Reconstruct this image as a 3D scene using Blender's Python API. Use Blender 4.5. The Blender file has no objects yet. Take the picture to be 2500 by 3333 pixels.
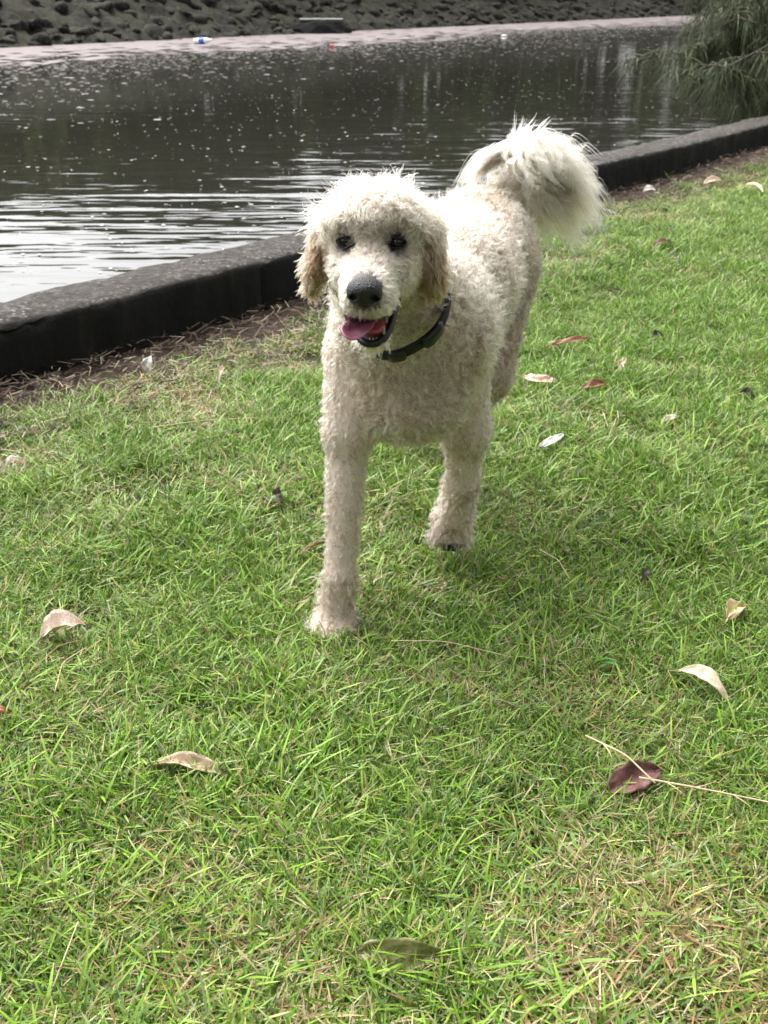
import bpy, bmesh, math, random
import numpy as np
from mathutils import Vector, Matrix, noise as mnoise

rng = np.random.default_rng(7)
random.seed(7)
R = math.radians
sc = bpy.context.scene
COL = sc.collection

# ------------------------------------------------------------------ camera, sky, sun, exposure
cam = bpy.data.cameras.new('camera')
cam.sensor_fit = 'VERTICAL'
cam.sensor_height = 24.0
cam.lens = 24.955
cam.clip_start = 0.05
cam.clip_end = 3000
cam.dof.use_dof = True
cam.dof.focus_distance = 1.52
cam.dof.aperture_fstop = 8.0
camo = bpy.data.objects.new('camera', cam)
COL.objects.link(camo)
camo.location = (0, 0, 1.0)
camo.rotation_euler = (R(64.0), 0, 0)
sc.camera = camo

SUN_AZ, SUN_EL = R(-42), R(58)           # azimuth from +Y towards +X: the light comes from over the river
w = bpy.data.worlds.new('World')
sc.world = w
w.use_nodes = True
nt = w.node_tree
nt.nodes.clear()
sky = nt.nodes.new('ShaderNodeTexSky')
sky.sky_type = 'NISHITA'
sky.sun_disc = False
sky.sun_elevation = SUN_EL
sky.sun_rotation = SUN_AZ
sky.air_density = 1.0
sky.dust_density = 6.0
sky.ozone_density = 1.0
hs = nt.nodes.new('ShaderNodeHueSaturation')
hs.inputs['Saturation'].default_value = 0.12
bg = nt.nodes.new('ShaderNodeBackground')
bg.inputs['Strength'].default_value = 0.13
wo = nt.nodes.new('ShaderNodeOutputWorld')
nt.links.new(sky.outputs[0], hs.inputs['Color'])
nt.links.new(hs.outputs[0], bg.inputs['Color'])
nt.links.new(bg.outputs[0], wo.inputs['Surface'])

sun = bpy.data.lights.new('sun', 'SUN')
sun.energy = 0.5
sun.angle = R(70)
sun.color = (1.0, 0.97, 0.92)
suno = bpy.data.objects.new('sun', sun)
COL.objects.link(suno)
sd = Vector((math.sin(SUN_AZ) * math.cos(SUN_EL), math.cos(SUN_AZ) * math.cos(SUN_EL), math.sin(SUN_EL)))
suno.rotation_euler = sd.to_track_quat('Z', 'Y').to_euler()

vs = sc.view_settings
vs.view_transform = 'Standard'
vs.look = 'None'
vs.exposure = 1.95
vs.gamma = 1.0
vs.use_curve_mapping = False
cy = sc.cycles
cy.use_denoising = True
cy.max_bounces = 10
cy.diffuse_bounces = 4
cy.glossy_bounces = 6
cy.transmission_bounces = 8
cy.transparent_max_bounces = 8
cy.caustics_reflective = False
cy.caustics_refractive = False
cy.sample_clamp_indirect = 6.0

# ------------------------------------------------------------------ helpers
def tag(o, label=None, cat=None, group=None, kind=None):
    if label: o['label'] = label
    if cat: o['category'] = cat
    if group: o['group'] = group
    if kind: o['kind'] = kind
    return o

def link(o, parent=None):
    COL.objects.link(o)
    if parent is not None:
        o.parent = parent
    return o

def make_mesh(name, V, F, mat=None, smooth=True):
    V = np.asarray(V, dtype=np.float32)
    me = bpy.data.meshes.new(name)
    if isinstance(F, np.ndarray):
        n, k = F.shape
        me.vertices.add(len(V)); me.vertices.foreach_set('co', V.ravel())
        me.loops.add(n * k); me.loops.foreach_set('vertex_index', F.astype(np.int32).ravel())
        me.polygons.add(n); me.polygons.foreach_set('loop_start', np.arange(0, n * k, k, dtype=np.int32))
        me.update(calc_edges=True)
    else:
        me.from_pydata([tuple(map(float, v)) for v in V], [], [tuple(int(i) for i in f) for f in F])
        me.update()
    if smooth:
        me.polygons.foreach_set('use_smooth', np.ones(len(me.polygons), dtype=bool))
    if mat: me.materials.append(mat)
    return me

def obj(name, me, parent=None, loc=None):
    o = bpy.data.objects.new(name, me)
    if loc is not None: o.location = loc
    return link(o, parent)

def empty(name, loc=(0, 0, 0)):
    o = bpy.data.objects.new(name, None)
    o.location = loc
    o.empty_display_size = 0.1
    return link(o)

def point_attr(me, name, data):
    data = np.asarray(data, dtype=np.float32)
    if data.ndim == 1:
        a = me.attributes.new(name, 'FLOAT', 'POINT'); a.data.foreach_set('value', data)
    else:
        if data.shape[1] == 3:
            data = np.concatenate([data, np.ones((len(data), 1), np.float32)], 1)
        a = me.attributes.new(name, 'FLOAT_COLOR', 'POINT'); a.data.foreach_set('color', data.ravel())

def tube(path, radii, seg=6):
    P = np.asarray(path, float); n = len(P)
    T = np.gradient(P, axis=0); T /= np.linalg.norm(T, axis=1, keepdims=True) + 1e-9
    ref = np.array([0, 0, 1.0]) if abs(T[0][2]) < 0.9 else np.array([1.0, 0, 0])
    V = []
    for i in range(n):
        a = np.cross(T[i], ref); a /= np.linalg.norm(a) + 1e-9
        b = np.cross(T[i], a)
        for k in range(seg):
            th = 2 * math.pi * k / seg
            V.append(P[i] + radii[i] * (math.cos(th) * a + math.sin(th) * b))
    F = []
    for i in range(n - 1):
        for k in range(seg):
            k2 = (k + 1) % seg
            F.append((i * seg + k, i * seg + k2, (i + 1) * seg + k2, (i + 1) * seg + k))
    F.append(tuple(range(seg))[::-1]); F.append(tuple((n - 1) * seg + k for k in range(seg)))
    return V, F

def join(parts):
    V, F = [], []
    for v, f in parts:
        o = len(V); V.extend(v); F.extend([tuple(i + o for i in q) for q in f])
    return V, F

def vnoise(P, scale, octaves=3):
    return np.array([mnoise.fractal(Vector((float(p[0]), float(p[1]), float(p[2]))) * scale, 1.0, 2.0, octaves) for p in P])

class NT:
    """short-hand for a material's nodes"""
    def __init__(s, name):
        s.m = bpy.data.materials.new(name); s.m.use_nodes = True
        s.t = s.m.node_tree; s.t.nodes.clear()
        s.out = s.t.nodes.new('ShaderNodeOutputMaterial')
    def n(s, typ, **kw):
        x = s.t.nodes.new('ShaderNode' + typ)
        for k, v in kw.items():
            if k.startswith('i_'):
                key = k[2:].replace('_', ' ')
                x.inputs[key].default_value = v
            else: setattr(x, k, v)
        return x
    def l(s, a, b): s.t.links.new(a, b)
    def pos(s, scale=(1, 1, 1), rot=(0, 0, 0)):
        g = s.n('NewGeometry'); mp = s.n('Mapping'); mp.inputs['Scale'].default_value = scale; mp.inputs['Rotation'].default_value = rot
        s.l(g.outputs['Position'], mp.inputs['Vector']); return mp.outputs[0]
    def noise(s, vec, scale, detail=4, rough=0.55):
        x = s.n('TexNoise'); x.inputs['Scale'].default_value = scale; x.inputs['Detail'].default_value = detail
        x.inputs['Roughness'].default_value = rough
        s.l(vec, x.inputs['Vector']); return x.outputs[0]
    def ramp(s, fac, stops, interp='LINEAR'):
        x = s.n('ValToRGB'); x.color_ramp.interpolation = interp
        e = x.color_ramp.elements
        while len(e) < len(stops): e.new(0.5)
        for i, (p, c) in enumerate(stops):
            e[i].position = p
            e[i].color = (c[0], c[1], c[2], 1) if not isinstance(c, (int, float)) else (c, c, c, 1)
        s.l(fac, x.inputs[0]); return x.outputs[0]
    def mix(s, fac, a, b, mode='MIX'):
        x = s.n('Mix', data_type='RGBA', blend_type=mode)
        for v, k in ((fac, 0), (a, 6), (b, 7)):
            if isinstance(v, (int, float)): x.inputs[k].default_value = v
            elif isinstance(v, tuple): x.inputs[k].default_value = (*v, 1)
            else: s.l(v, x.inputs[k])
        return x.outputs[2]
    def math(s, op, a, b=None, clamp=False):
        x = s.n('Math', operation=op, use_clamp=clamp)
        for v, k in ((a, 0), (b, 1)):
            if v is None: continue
            if isinstance(v, (int, float)): x.inputs[k].default_value = v
            else: s.l(v, x.inputs[k])
        return x.outputs[0]
    def bsdf(s, color=None, rough=0.6, spec=0.4, bump=None, bdist=0.01, bstr=1.0, **kw):
        p = s.n('BsdfPrincipled')
        if isinstance(color, tuple): p.inputs['Base Color'].default_value = (*color, 1)
        elif color is not None: s.l(color, p.inputs['Base Color'])
        if isinstance(rough, (int, float)): p.inputs['Roughness'].default_value = rough
        else: s.l(rough, p.inputs['Roughness'])
        p.inputs['Specular IOR Level'].default_value = spec
        for k, v in kw.items(): p.inputs[k.replace('_', ' ')].default_value = v
        if bump is not None:
            b = s.n('Bump'); b.inputs['Distance'].default_value = bdist; b.inputs['Strength'].default_value = bstr
            s.l(bump, b.inputs['Height']); s.l(b.outputs[0], p.inputs['Normal'])
        return p
    def done(s, shader):
        s.l(shader.outputs[0] if hasattr(shader, 'outputs') else shader, s.out.inputs[0]); return s.m

def simple(name, color, rough=0.6, spec=0.4, var=0.25, scale=40, **kw):
    m = NT(name); v = m.pos()
    nz = m.noise(v, scale)
    c = m.mix(nz, tuple(x * (1 - var) for x in color), tuple(min(1, x * (1 + var)) for x in color))
    return m.done(m.bsdf(c, rough, spec, bump=nz, bdist=0.002, **kw))

# ------------------------------------------------------------------ river frame
# s runs along the river, t across it (towards the far bank)
U = np.array([0.608, 0.794]); N_ = np.array([-0.794, 0.608])
T0 = 2.548                              # t of the kerb's lawn face
WATER = -0.64
def st(s, t, z=0.0): 
    p = U * s + N_ * t
    return (p[0], p[1], z)
def st_arr(S, T, Z):
    return np.stack([U[0] * S + N_[0] * T, U[1] * S + N_[1] * T, Z], -1)

def grid_mesh(S, T, zf):
    SS, TT = np.meshgrid(S, T, indexing='ij')
    ZZ = zf(SS, TT)
    V = st_arr(SS, TT, ZZ).reshape(-1, 3)
    ns, nt_ = len(S), len(T)
    i = np.arange(ns - 1)[:, None] * nt_ + np.arange(nt_ - 1)[None, :]
    F = np.stack([i, i + nt_, i + nt_ + 1, i + 1], -1).reshape(-1, 4)
    return V, F

def spread(lo, hi, a, b, step, n):
    mid = np.arange(a, b + 1e-6, step)
    L = a - np.geomspace(step, a - lo, n)[::-1]
    H = b + np.geomspace(step, hi - b, n)
    return np.concatenate([L, mid, H])

# ------------------------------------------------------------------ lawn ground
def lawn_z(x, y):
    return 0.012 * np.sin(1.7 * x + 0.6) * np.cos(1.3 * y) + 0.008 * np.sin(3.1 * y - 1.1 * x)

m = NT('lawn_soil'); v = m.pos()
n1 = m.noise(v, 9); n2 = m.noise(v, 60)
c = m.mix(m.ramp(n1, [(0.40, 0.0), (0.62, 1.0)]), (0.020, 0.022, 0.008), (0.055, 0.038, 0.022))
c = m.mix(n2, c, (0.030, 0.036, 0.012))
M_SOIL = m.done(m.bsdf(c, 0.9, 0.2, bump=n2, bdist=0.01))
S = spread(-400, 900, -4, 14, 0.12, 26)
T = np.concatenate([-np.geomspace(9, 400, 20)[::-1], np.arange(-8.8, T0 + 0.0, 0.12), [T0 + 0.25]])
V, F = grid_mesh(S, T, lambda s, t: lawn_z(U[0] * s + N_[0] * t, U[1] * s + N_[1] * t))
tag(obj('lawn', make_mesh('lawn', V, F, M_SOIL)), kind='structure')

# dirt strip under the kerb: a low uneven bed
m = NT('dirt_litter'); v = m.pos()
n1 = m.noise(v, 22, 6, 0.7); n2 = m.noise(m.pos((1, 3, 1), (0, 0, 0.9)), 70, 4, 0.7)
c = m.ramp(n1, [(0.3, (0.018, 0.013, 0.010)), (0.5, (0.05, 0.034, 0.025)), (0.7, (0.10, 0.072, 0.052))])
c = m.mix(m.ramp(n2, [(0.55, 0.0), (0.7, 0.7)]), c, (0.15, 0.105, 0.075))
M_DIRT = m.done(m.bsdf(c, 0.9, 0.2, bump=n2, bdist=0.012))
def dirt_z(s, t):
    x = U[0] * s + N_[0] * t; y = U[1] * s + N_[1] * t
    P = np.stack([x.ravel(), y.ravel(), np.zeros(x.size)], -1)
    k = (t - (T0 - 0.42)) / 0.42
    return lawn_z(x, y) - 0.012 + 0.024 * np.clip(k, 0, 1) + 0.02 * vnoise(P, 9.0).reshape(x.shape)
V, F = grid_mesh(np.arange(-3, 22, 0.05), np.linspace(T0 - 0.46, T0 + 0.2, 12), dirt_z)
tag(obj('dirt_strip', make_mesh('dirt_strip', V, F, M_DIRT)), kind='structure')

# ------------------------------------------------------------------ water
m = NT('river_water')
def ripple(scale, rot, sc_, detail=2):
    return m.noise(m.pos(scale, (0, 0, rot)), sc_, detail, 0.5)
r1 = ripple((0.55, 2.6, 1), R(7), 1.0, 2)
r2 = ripple((1.3, 5.5, 1), R(-5), 1.0, 2)
r3 = ripple((4, 14, 1), R(3), 1.0, 1)
g = m.noise(m.pos((0.25, 0.35, 1)), 0.6, 2)
amp = m.ramp(g, [(0.38, 0.35), (0.62, 1.0)])
h = m.math('ADD', m.math('MULTIPLY', r1, 1.0), m.math('MULTIPLY', r2, 0.35))
gpos = m.n('NewGeometry'); dt = m.n('VectorMath', operation='DOT_PRODUCT'); m.l(gpos.outputs['Position'], dt.inputs[0]); dt.inputs[1].default_value = (N_[0], N_[1], 0)
near = m.n('MapRange'); near.inputs['From Min'].default_value = 4.0; near.inputs['From Max'].default_value = 11.5
near.inputs['To Min'].default_value = 2.1; near.inputs['To Max'].default_value = 0.30; m.l(dt.outputs['Value'], near.inputs['Value'])
h = m.math('MULTIPLY', m.math('ADD', m.math('MULTIPLY', h, amp), m.math('MULTIPLY', r3, 0.05)), near.outputs[0])
b = m.n('Bump'); b.inputs['Strength'].default_value = 1.0; b.inputs['Distance'].default_value = 0.021
m.l(h, b.inputs['Height'])
p = m.bsdf((0.022, 0.022, 0.016), 0.04, 0.5)
p.inputs['IOR'].default_value = 1.45
m.l(b.outputs[0], p.inputs['Normal'])
M_WATER = m.done(p)
V, F = grid_mesh(np.linspace(-300, 700, 41), np.array([T0 + 0.26, 6, 12, 20, 30, 42]), lambda s, t: np.full_like(s, WATER))
tag(obj('river_water', make_mesh('river_water', V, F, M_WATER)), kind='structure')

# ------------------------------------------------------------------ far bank
BS0 = np.array([-12.5, 37.7]); BS1 = np.array([26.6, 96.4])     # two points of the far waterline
def far_t(s):                                                    # waterline t as a function of s
    s0, t0 = BS0 @ U, BS0 @ N_; s1, t1 = BS1 @ U, BS1 @ N_
    return t0 + (s - s0) * (t1 - t0) / (s1 - s0)

m = NT('bank_mud'); v = m.pos()
n1 = m.noise(v, 1.1, 5); n2 = m.noise(v, 6, 5, 0.7)
c = m.ramp(n2, [(0.36, (0.003, 0.003, 0.003)), (0.70, (0.036, 0.033, 0.028))])
c = m.mix(m.ramp(n1, [(0.40, 0.0), (0.55, 0.85)]), c, m.mix(n2, (0.007, 0.007, 0.005), (0.066, 0.064, 0.042)))
M_BANK = m.done(m.bsdf(c, 0.9, 0.12, bump=n2, bdist=0.08))
Sb = spread(-250, 650, -15, 120, 0.16, 18)
K = np.linspace(-0.35, 1, 46)
SS, KK = np.meshgrid(Sb, K, indexing='ij')
OFF = KK * 7.5
Z = WATER + 0.05 + KK * 3.3
Pn = np.stack([SS.ravel(), OFF.ravel(), np.zeros(SS.size)], -1)
Z = Z + (0.42 * (0.5 - np.abs(vnoise(Pn, 0.75))) + 0.16 * vnoise(Pn, 2.1) - 0.15).reshape(Z.shape) * (KK > -0.3)
V = st_arr(SS, far_t(SS) + OFF, Z).reshape(-1, 3)
i = np.arange(len(Sb) - 1)[:, None] * len(K) + np.arange(len(K) - 1)[None, :]
F = np.stack([i, i + len(K), i + len(K) + 1, i + 1], -1).reshape(-1, 4)
bank = tag(obj('far_bank', make_mesh('far_bank', V, F, M_BANK)), kind='structure')
bank_pts = V.reshape(len(Sb), len(K), 3)

m = NT('bank_rock'); v = m.pos()
oi = m.n('ObjectInfo')
n1 = m.noise(v, 1.6, 5); n2 = m.noise(v, 9, 5, 0.7)
c = m.ramp(n2, [(0.36, (0.003, 0.003, 0.003)), (0.56, (0.024, 0.023, 0.021)), (0.80, (0.10, 0.096, 0.09))])
gn = m.n('NewGeometry'); sx = m.n('SeparateXYZ'); m.l(gn.outputs['Normal'], sx.inputs[0])
moss = m.math('MULTIPLY', m.ramp(sx.outputs[2], [(0.25, 0.0), (0.75, 1.0)]), m.ramp(n1, [(0.36, 0.0), (0.50, 0.9)]))
c = m.mix(moss, c, m.mix(n2, (0.012, 0.012, 0.007), (0.066, 0.064, 0.042)))
M_ROCK = m.done(m.bsdf(c, 0.85, 0.15, bump=n2, bdist=0.06))
rock_meshes = []
for k in range(9):
    bm = bmesh.new()
    bmesh.ops.create_icosphere(bm, subdivisions=2, radius=0.5)
    off = Vector((k * 7.1, k * 3.3, 0))
    planes = [(Vector((random.gauss(0, 1), random.gauss(0, 1), random.gauss(0, 1))).normalized(), random.uniform(0.26, 0.5)) for _ in range(11)]
    fx, fy, fz = random.uniform(0.8, 1.5), random.uniform(0.7, 1.1), random.uniform(0.45, 0.8)
    for vv in bm.verts:
        d = vv.co.normalized()
        q = d + off
        # a rough boulder: the sphere is cut by a handful of random planes
        rr_ = 0.62
        for pn, pd in planes:
            dn = d.dot(pn)
            if dn > 1e-3: rr_ = min(rr_, pd / dn)
        vv.co = d * (rr_ + 0.07 * mnoise.noise(q * 2.1) + 0.05 * mnoise.noise(q * 5.1))
        vv.co = Vector((vv.co.x * fx, vv.co.y * fy, vv.co.z * fz))
    me = bpy.data.meshes.new('rock'); bm.to_mesh(me); bm.free()
    me.polygons.foreach_set('use_smooth', np.ones(len(me.polygons), dtype=bool))
    me.materials.append(M_ROCK); rock_meshes.append(me)
def bank_at(s, k):
    i = int(np.clip(np.searchsorted(Sb, s), 0, len(Sb) - 1)); j = int(np.clip(np.searchsorted(K, k), 0, len(K) - 1))
    return bank_pts[i, j]
rest = []
cand = []
for q in range(1500):
    s = random.uniform(-10, 118)
    k = random.random() ** 1.4 * 0.62 - 0.01
    cand.append((s, k))
cand.sort(key=lambda a: a[0])
nv = 0
for q, (s, k) in enumerate(cand):
    p = bank_at(s, k)
    size = random.uniform(0.30, 0.85) * (0.75 if k < 0.06 else 1.0) * (1.25 if random.random() < 0.15 else 1)
    rot = (random.uniform(-.5, .5), random.uniform(-.5, .5), random.uniform(0, 6.28))
    vis = 12 < s < 75 and q % 2 == 0
    if vis and nv < 298:
        o = bpy.data.objects.new('rock', rock_meshes[q % 9]); link(o, bank); nv += 1
        o.location = (p[0], p[1], p[2] - 0.09 * size); o.rotation_euler = rot; o.scale = (size,) * 3
    else:
        rest.append((p + np.array([0, 0, -0.09 * size]), rot, size, q % 9))
rv, rf = [], []
base = 0
base_co = []
for me in rock_meshes:
    co = np.zeros(len(me.vertices) * 3, np.float32); me.vertices.foreach_get('co', co)
    base_co.append((co.reshape(-1, 3), np.array([list(pp.vertices) for pp in me.polygons])))
for p, rot, size, k in rest:
    co, fa = base_co[k]
    Mx = np.array(Matrix.LocRotScale(None, __import__('mathutils').Euler(rot), (size,) * 3).to_3x3())
    rv.append(co @ Mx.T + p); rf.append(fa + base); base += len(co)
tag(obj('rocks', make_mesh('rocks', np.concatenate(rv), np.concatenate(rf), M_ROCK), bank), kind='stuff')

# land beyond the bank
m = NT('far_field'); v = m.pos(); n1 = m.noise(v, 0.4)
M_FIELD = m.done(m.bsdf(m.mix(n1, (0.04, 0.06, 0.02), (0.08, 0.08, 0.035)), 0.9, 0.2))
sarr = spread(-250, 650, -25, 130, 9, 10)
SS, TT = np.meshgrid(sarr, np.array([7.3, 30, 100, 300, 900]), indexing='ij')
V = st_arr(SS, far_t(SS) + TT, np.full_like(SS, WATER + 3.25)).reshape(-1, 3)
i = np.arange(len(sarr) - 1)[:, None] * 5 + np.arange(4)[None, :]
F = np.stack([i, i + 5, i + 6, i + 1], -1).reshape(-1, 4)
tag(obj('far_field', make_mesh('far_field', V, F, M_FIELD)), kind='structure')

# trees on top of the far bank: seen only in the water
m = NT('woods_leaf')
a = m.n('Attribute', attribute_name='tint')
M_WOODS = m.done(m.bsdf(a.outputs['Color'], 0.7, 0.3))
LV, LC = [], []
s = -70.0
wr = np.random.default_rng(3)
while s < 330:
    elev = math.tan(R(10.1 + 0.9 * math.sin(s * 0.21) + wr.uniform(-0.7, 0.9)))
    px, py = st_arr(np.array(s), np.array(far_t(s) + 9.0), np.array(0.0))[:2]
    dist = math.hypot(px, py)
    top = dist * elev + 2 * WATER - 1.0
    gz = WATER + 3.2
    hgt = max(2.2, top - gz)
    rad = wr.uniform(2.2, 3.6)
    col = np.array([(0.018, 0.021, 0.014), (0.056, 0.074, 0.018), (0.020, 0.019, 0.017), (0.070, 0.088, 0.022)][wr.integers(4)])
    nl = 1500
    u = wr.normal(size=(nl, 3)); u /= np.linalg.norm(u, axis=1, keepdims=True)
    u *= (wr.random((nl, 1)) ** 0.4)
    c0 = st_arr(np.array(s), np.array(far_t(s) + 9.0 + wr.uniform(-1, 4)), np.array(gz + hgt * 0.5))
    P = c0 + u * np.array([rad, rad, hgt * 0.52])
    P += 0.5 * np.sin(P * 1.9 + s)
    A = wr.normal(size=(nl, 3)) * 0.22; B = wr.normal(size=(nl, 3)) * 0.22
    LV.append(np.stack([P - A - B, P + A - B, P + A + B, P - A + B], 1).reshape(-1, 3))
    LC.append(np.repeat(np.clip(col * wr.uniform(0.6, 1.5, (nl, 1)), 0, 1), 4, 0))
    s += wr.uniform(2.0, 4.4) * (1 if s < 90 else 1.6)
LV = np.concatenate(LV); LC = np.concatenate(LC)
me = make_mesh('woods', LV, np.arange(len(LV)).reshape(-1, 4), M_WOODS, smooth=False)
point_attr(me, 'tint', LC)
tag(obj('woods', me), 'dark mixed trees lining the top of the far bank', 'woods', kind='stuff')

# ------------------------------------------------------------------ floating scum and specks
m = NT('scum'); v = m.pos()
n1 = m.noise(v, 3.5, 6, 0.75); n2 = m.noise(m.pos((1, 1, 1)), 14, 4, 0.7)
c = m.ramp(n1, [(0.30, (0.07, 0.058, 0.056)), (0.5, (0.155, 0.128, 0.128)), (0.72, (0.26, 0.22, 0.22))])
M_SCUM = m.done(m.bsdf(m.mix(n2, c, (0.16, 0.135, 0.13)), 0.75, 0.3, bump=n2, bdist=0.01))
ss = np.arange(-30, 160, 0.35)
def scum_w(s):
    return 10.2 + 0.9 * np.sin(s * 0.23) + 0.5 * np.sin(s * 0.71 + 1) + 0.35 * np.sin(s * 1.9)
V = []; F = []
nw = 22
for q, s in enumerate(ss):
    wd = float(scum_w(s)) * 0.80
    for k in range(nw + 1):
        V.append(st(s, far_t(s) + 0.8 - (wd + 0.8) * k / nw, WATER + 0.035 - 0.022 * k / nw + 0.006 * math.sin(k * 2.1 + s * 3)))
    if q:
        for k in range(nw):
            a_ = (q - 1) * (nw + 1) + k; b_ = q * (nw + 1) + k
            F.append((a_, a_ + 1, b_ + 1, b_))
V = np.array(V); F = np.array(F)
# ragged edge: drop faces by a noise that gets stricter outward
fc = V[F].mean(1)
kk = np.tile(np.arange(nw) / nw, len(ss) - 1)
nz = vnoise(fc, 1.7, 4)
keep = nz < 0.55 - 1.15 * np.clip(kk - 0.30, 0, 1)
tag(obj('floating_scum', make_mesh('floating_scum', V, F[keep], M_SCUM)), 'pale pinkish scum drifted along the far waterline', 'scum', kind='stuff')

m = NT('speck'); a = m.n('Attribute', attribute_name='tint')
M_SPECK = m.done(m.bsdf(a.outputs['Color'], 0.5, 0.5))
def specks(n, sfun, tfun, smin, smax, cols):
    s = sfun(n); t = tfun(n, s)
    r = smin + (smax - smin) * rng.random(n) ** 2.2
    th0 = rng.random(n) * 6.28
    C = st_arr(s, t, np.full(n, WATER + 0.006))
    el = rng.uniform(0.35, 1.0, n)
    Vv = []
    for k in range(6):
        th = th0 + k * math.pi / 3
        Vv.append(C + np.stack([np.cos(th) * r, np.sin(th) * r * el, 0.0006 * (k % 2) + np.zeros(n)], -1))
    return np.stack(Vv, 1).reshape(-1, 3), np.repeat(cols[rng.integers(len(cols), size=n)], 6, 0)
whites = np.array([(0.55, 0.54, 0.52), (0.40, 0.39, 0.37), (0.70, 0.69, 0.67), (0.28, 0.26, 0.24)])
pinks = np.array([(0.22, 0.185, 0.18), (0.30, 0.26, 0.255), (0.16, 0.135, 0.13), (0.42, 0.39, 0.38)])
A1 = specks(12000, lambda n: 1.5 + 75 * rng.random(n) ** 1.5,
            lambda n, s: T0 + 1.0 + (far_t(s) - T0 - 2) * rng.random(n) ** 1.15, 0.007, 0.023, whites)
A2 = specks(36000, lambda n: -5 + 125 * rng.random(n) ** 1.2,
            lambda n, s: far_t(s) - scum_w(s) * (0.40 + 0.9 * np.abs(rng.normal(size=n)) * 0.5), 0.02, 0.075, pinks)
Vv = np.concatenate([A1[0], A2[0]]); Cc = np.concatenate([A1[1], A2[1]])
me = make_mesh('floating_specks', Vv, np.arange(len(Vv)).reshape(-1, 6), M_SPECK, smooth=False)
point_attr(me, 'tint', Cc)
tag(obj('floating_specks', me), 'small pale petals and foam flecks floating on the river', 'floating flecks', kind='stuff')

# ------------------------------------------------------------------ kerb
m = NT('kerb_concrete'); v = m.pos()
gn = m.n('NewGeometry'); sx = m.n('SeparateXYZ'); m.l(gn.outputs['Normal'], sx.inputs[0])
n1 = m.noise(v, 7, 6, 0.7); n2 = m.noise(v, 34, 6, 0.85); n3 = m.noise(m.pos((1, 1, 0.22)), 14, 4, 0.6)
vo = m.n('TexVoronoi'); vo.inputs['Scale'].default_value = 48; m.l(v, vo.inputs['Vector'])
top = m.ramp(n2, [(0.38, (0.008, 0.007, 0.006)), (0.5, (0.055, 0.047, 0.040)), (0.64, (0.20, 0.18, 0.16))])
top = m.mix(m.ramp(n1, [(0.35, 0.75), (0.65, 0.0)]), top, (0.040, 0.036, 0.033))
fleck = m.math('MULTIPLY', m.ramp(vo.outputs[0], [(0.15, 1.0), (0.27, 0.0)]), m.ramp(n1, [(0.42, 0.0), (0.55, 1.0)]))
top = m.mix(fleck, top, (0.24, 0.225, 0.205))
face = m.ramp(n3, [(0.35, (0.0035, 0.0033, 0.003)), (0.58, (0.009, 0.0085, 0.007)), (0.78, (0.034, 0.031, 0.024))])  # near-black face: black staining plus the shade on that side put into the colour
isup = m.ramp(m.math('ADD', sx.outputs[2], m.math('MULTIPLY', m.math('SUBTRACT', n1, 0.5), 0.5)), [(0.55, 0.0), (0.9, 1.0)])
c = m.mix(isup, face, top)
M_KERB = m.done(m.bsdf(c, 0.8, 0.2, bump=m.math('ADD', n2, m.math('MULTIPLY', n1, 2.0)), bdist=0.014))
kp = [(-4.19, -1.16), (-2.62, 0.83), (-1.065, 2.80), (-0.42, 3.63), (0.36, 4.76), (1.19, 5.98), (1.83, 6.74), (2.70, 7.87), (4.1, 9.75), (7.0, 13.5), (13, 21.4), (26, 38.5), (60, 83)]
kerb = tag(empty('kerb', (kp[2][0], kp[2][1], 0)), 'low dark stained concrete kerb, its face also painted for shade, between the lawn and the river', 'kerb')
prof = [(0.0, -0.12), (0.0, 0.0), (0.0, 0.07), (0.001, 0.130), (0.003, 0.158), (0.009, 0.171), (0.022, 0.178), (0.07, 0.180), (0.12, 0.180), (0.17, 0.180), (0.225, 0.178), (0.256, 0.172), (0.268, 0.155), (0.272, 0.10), (0.272, -0.3), (0.272, -1.0)]
for q0, q1 in ((0, 3), (3, 8), (8, 10), (10, 12)):
    Kp = np.array(kp[q0:q1 + 1]); Lk = np.concatenate([[0], np.cumsum(np.linalg.norm(np.diff(Kp, axis=0), axis=1))]); L = Lk[-1]
    def on(x):
        return np.array([np.interp(x, Lk, Kp[:, 0]), np.interp(x, Lk, Kp[:, 1])])
    dz = random.uniform(-0.006, 0.006)
    n = max(8, min(190, int(L / 0.028)))
    V, F = [], []
    for i in range(n + 1):
        x = 0.002 + (L - 0.004) * i / n
        e = 0.006 if i in (0, n) else 0.0
        d = on(min(L, x + 0.25)) - on(max(0, x - 0.25)); d /= np.linalg.norm(d); nn = np.array([-d[1], d[0]])
        for (o_, z_) in prof:
            P = on(x) + nn * o_
            q3 = Vector((P[0], P[1], z_))
            dd = 0.006 * mnoise.fractal(q3 * 9, 1, 2, 4) + 0.008 * mnoise.noise(q3 * 38) * max(0.0, mnoise.noise(q3 * 3) + 0.5)
            if 0.15 < z_ and o_ < 0.03: dd -= 0.035 * max(0.0, mnoise.noise(q3 * 13) - 0.22)
            zz = z_ + (dd if z_ > 0.1 else 0) + dz - (e if z_ > 0.14 else 0)
            P = P - nn * (dd * 0.8 if o_ < 0.02 else -dd)
            V.append((P[0] - kp[2][0], P[1] - kp[2][1], zz))
    np_ = len(prof)
    for i in range(n):
        for k in range(np_ - 1):
            F.append((i * np_ + k, (i + 1) * np_ + k, (i + 1) * np_ + k + 1, i * np_ + k + 1))
    F.append(tuple(range(np_))); F.append(tuple(n * np_ + k for k in range(np_))[::-1])
    obj('kerb_block', make_mesh('kerb_block', V, F, M_KERB), kerb)

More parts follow.
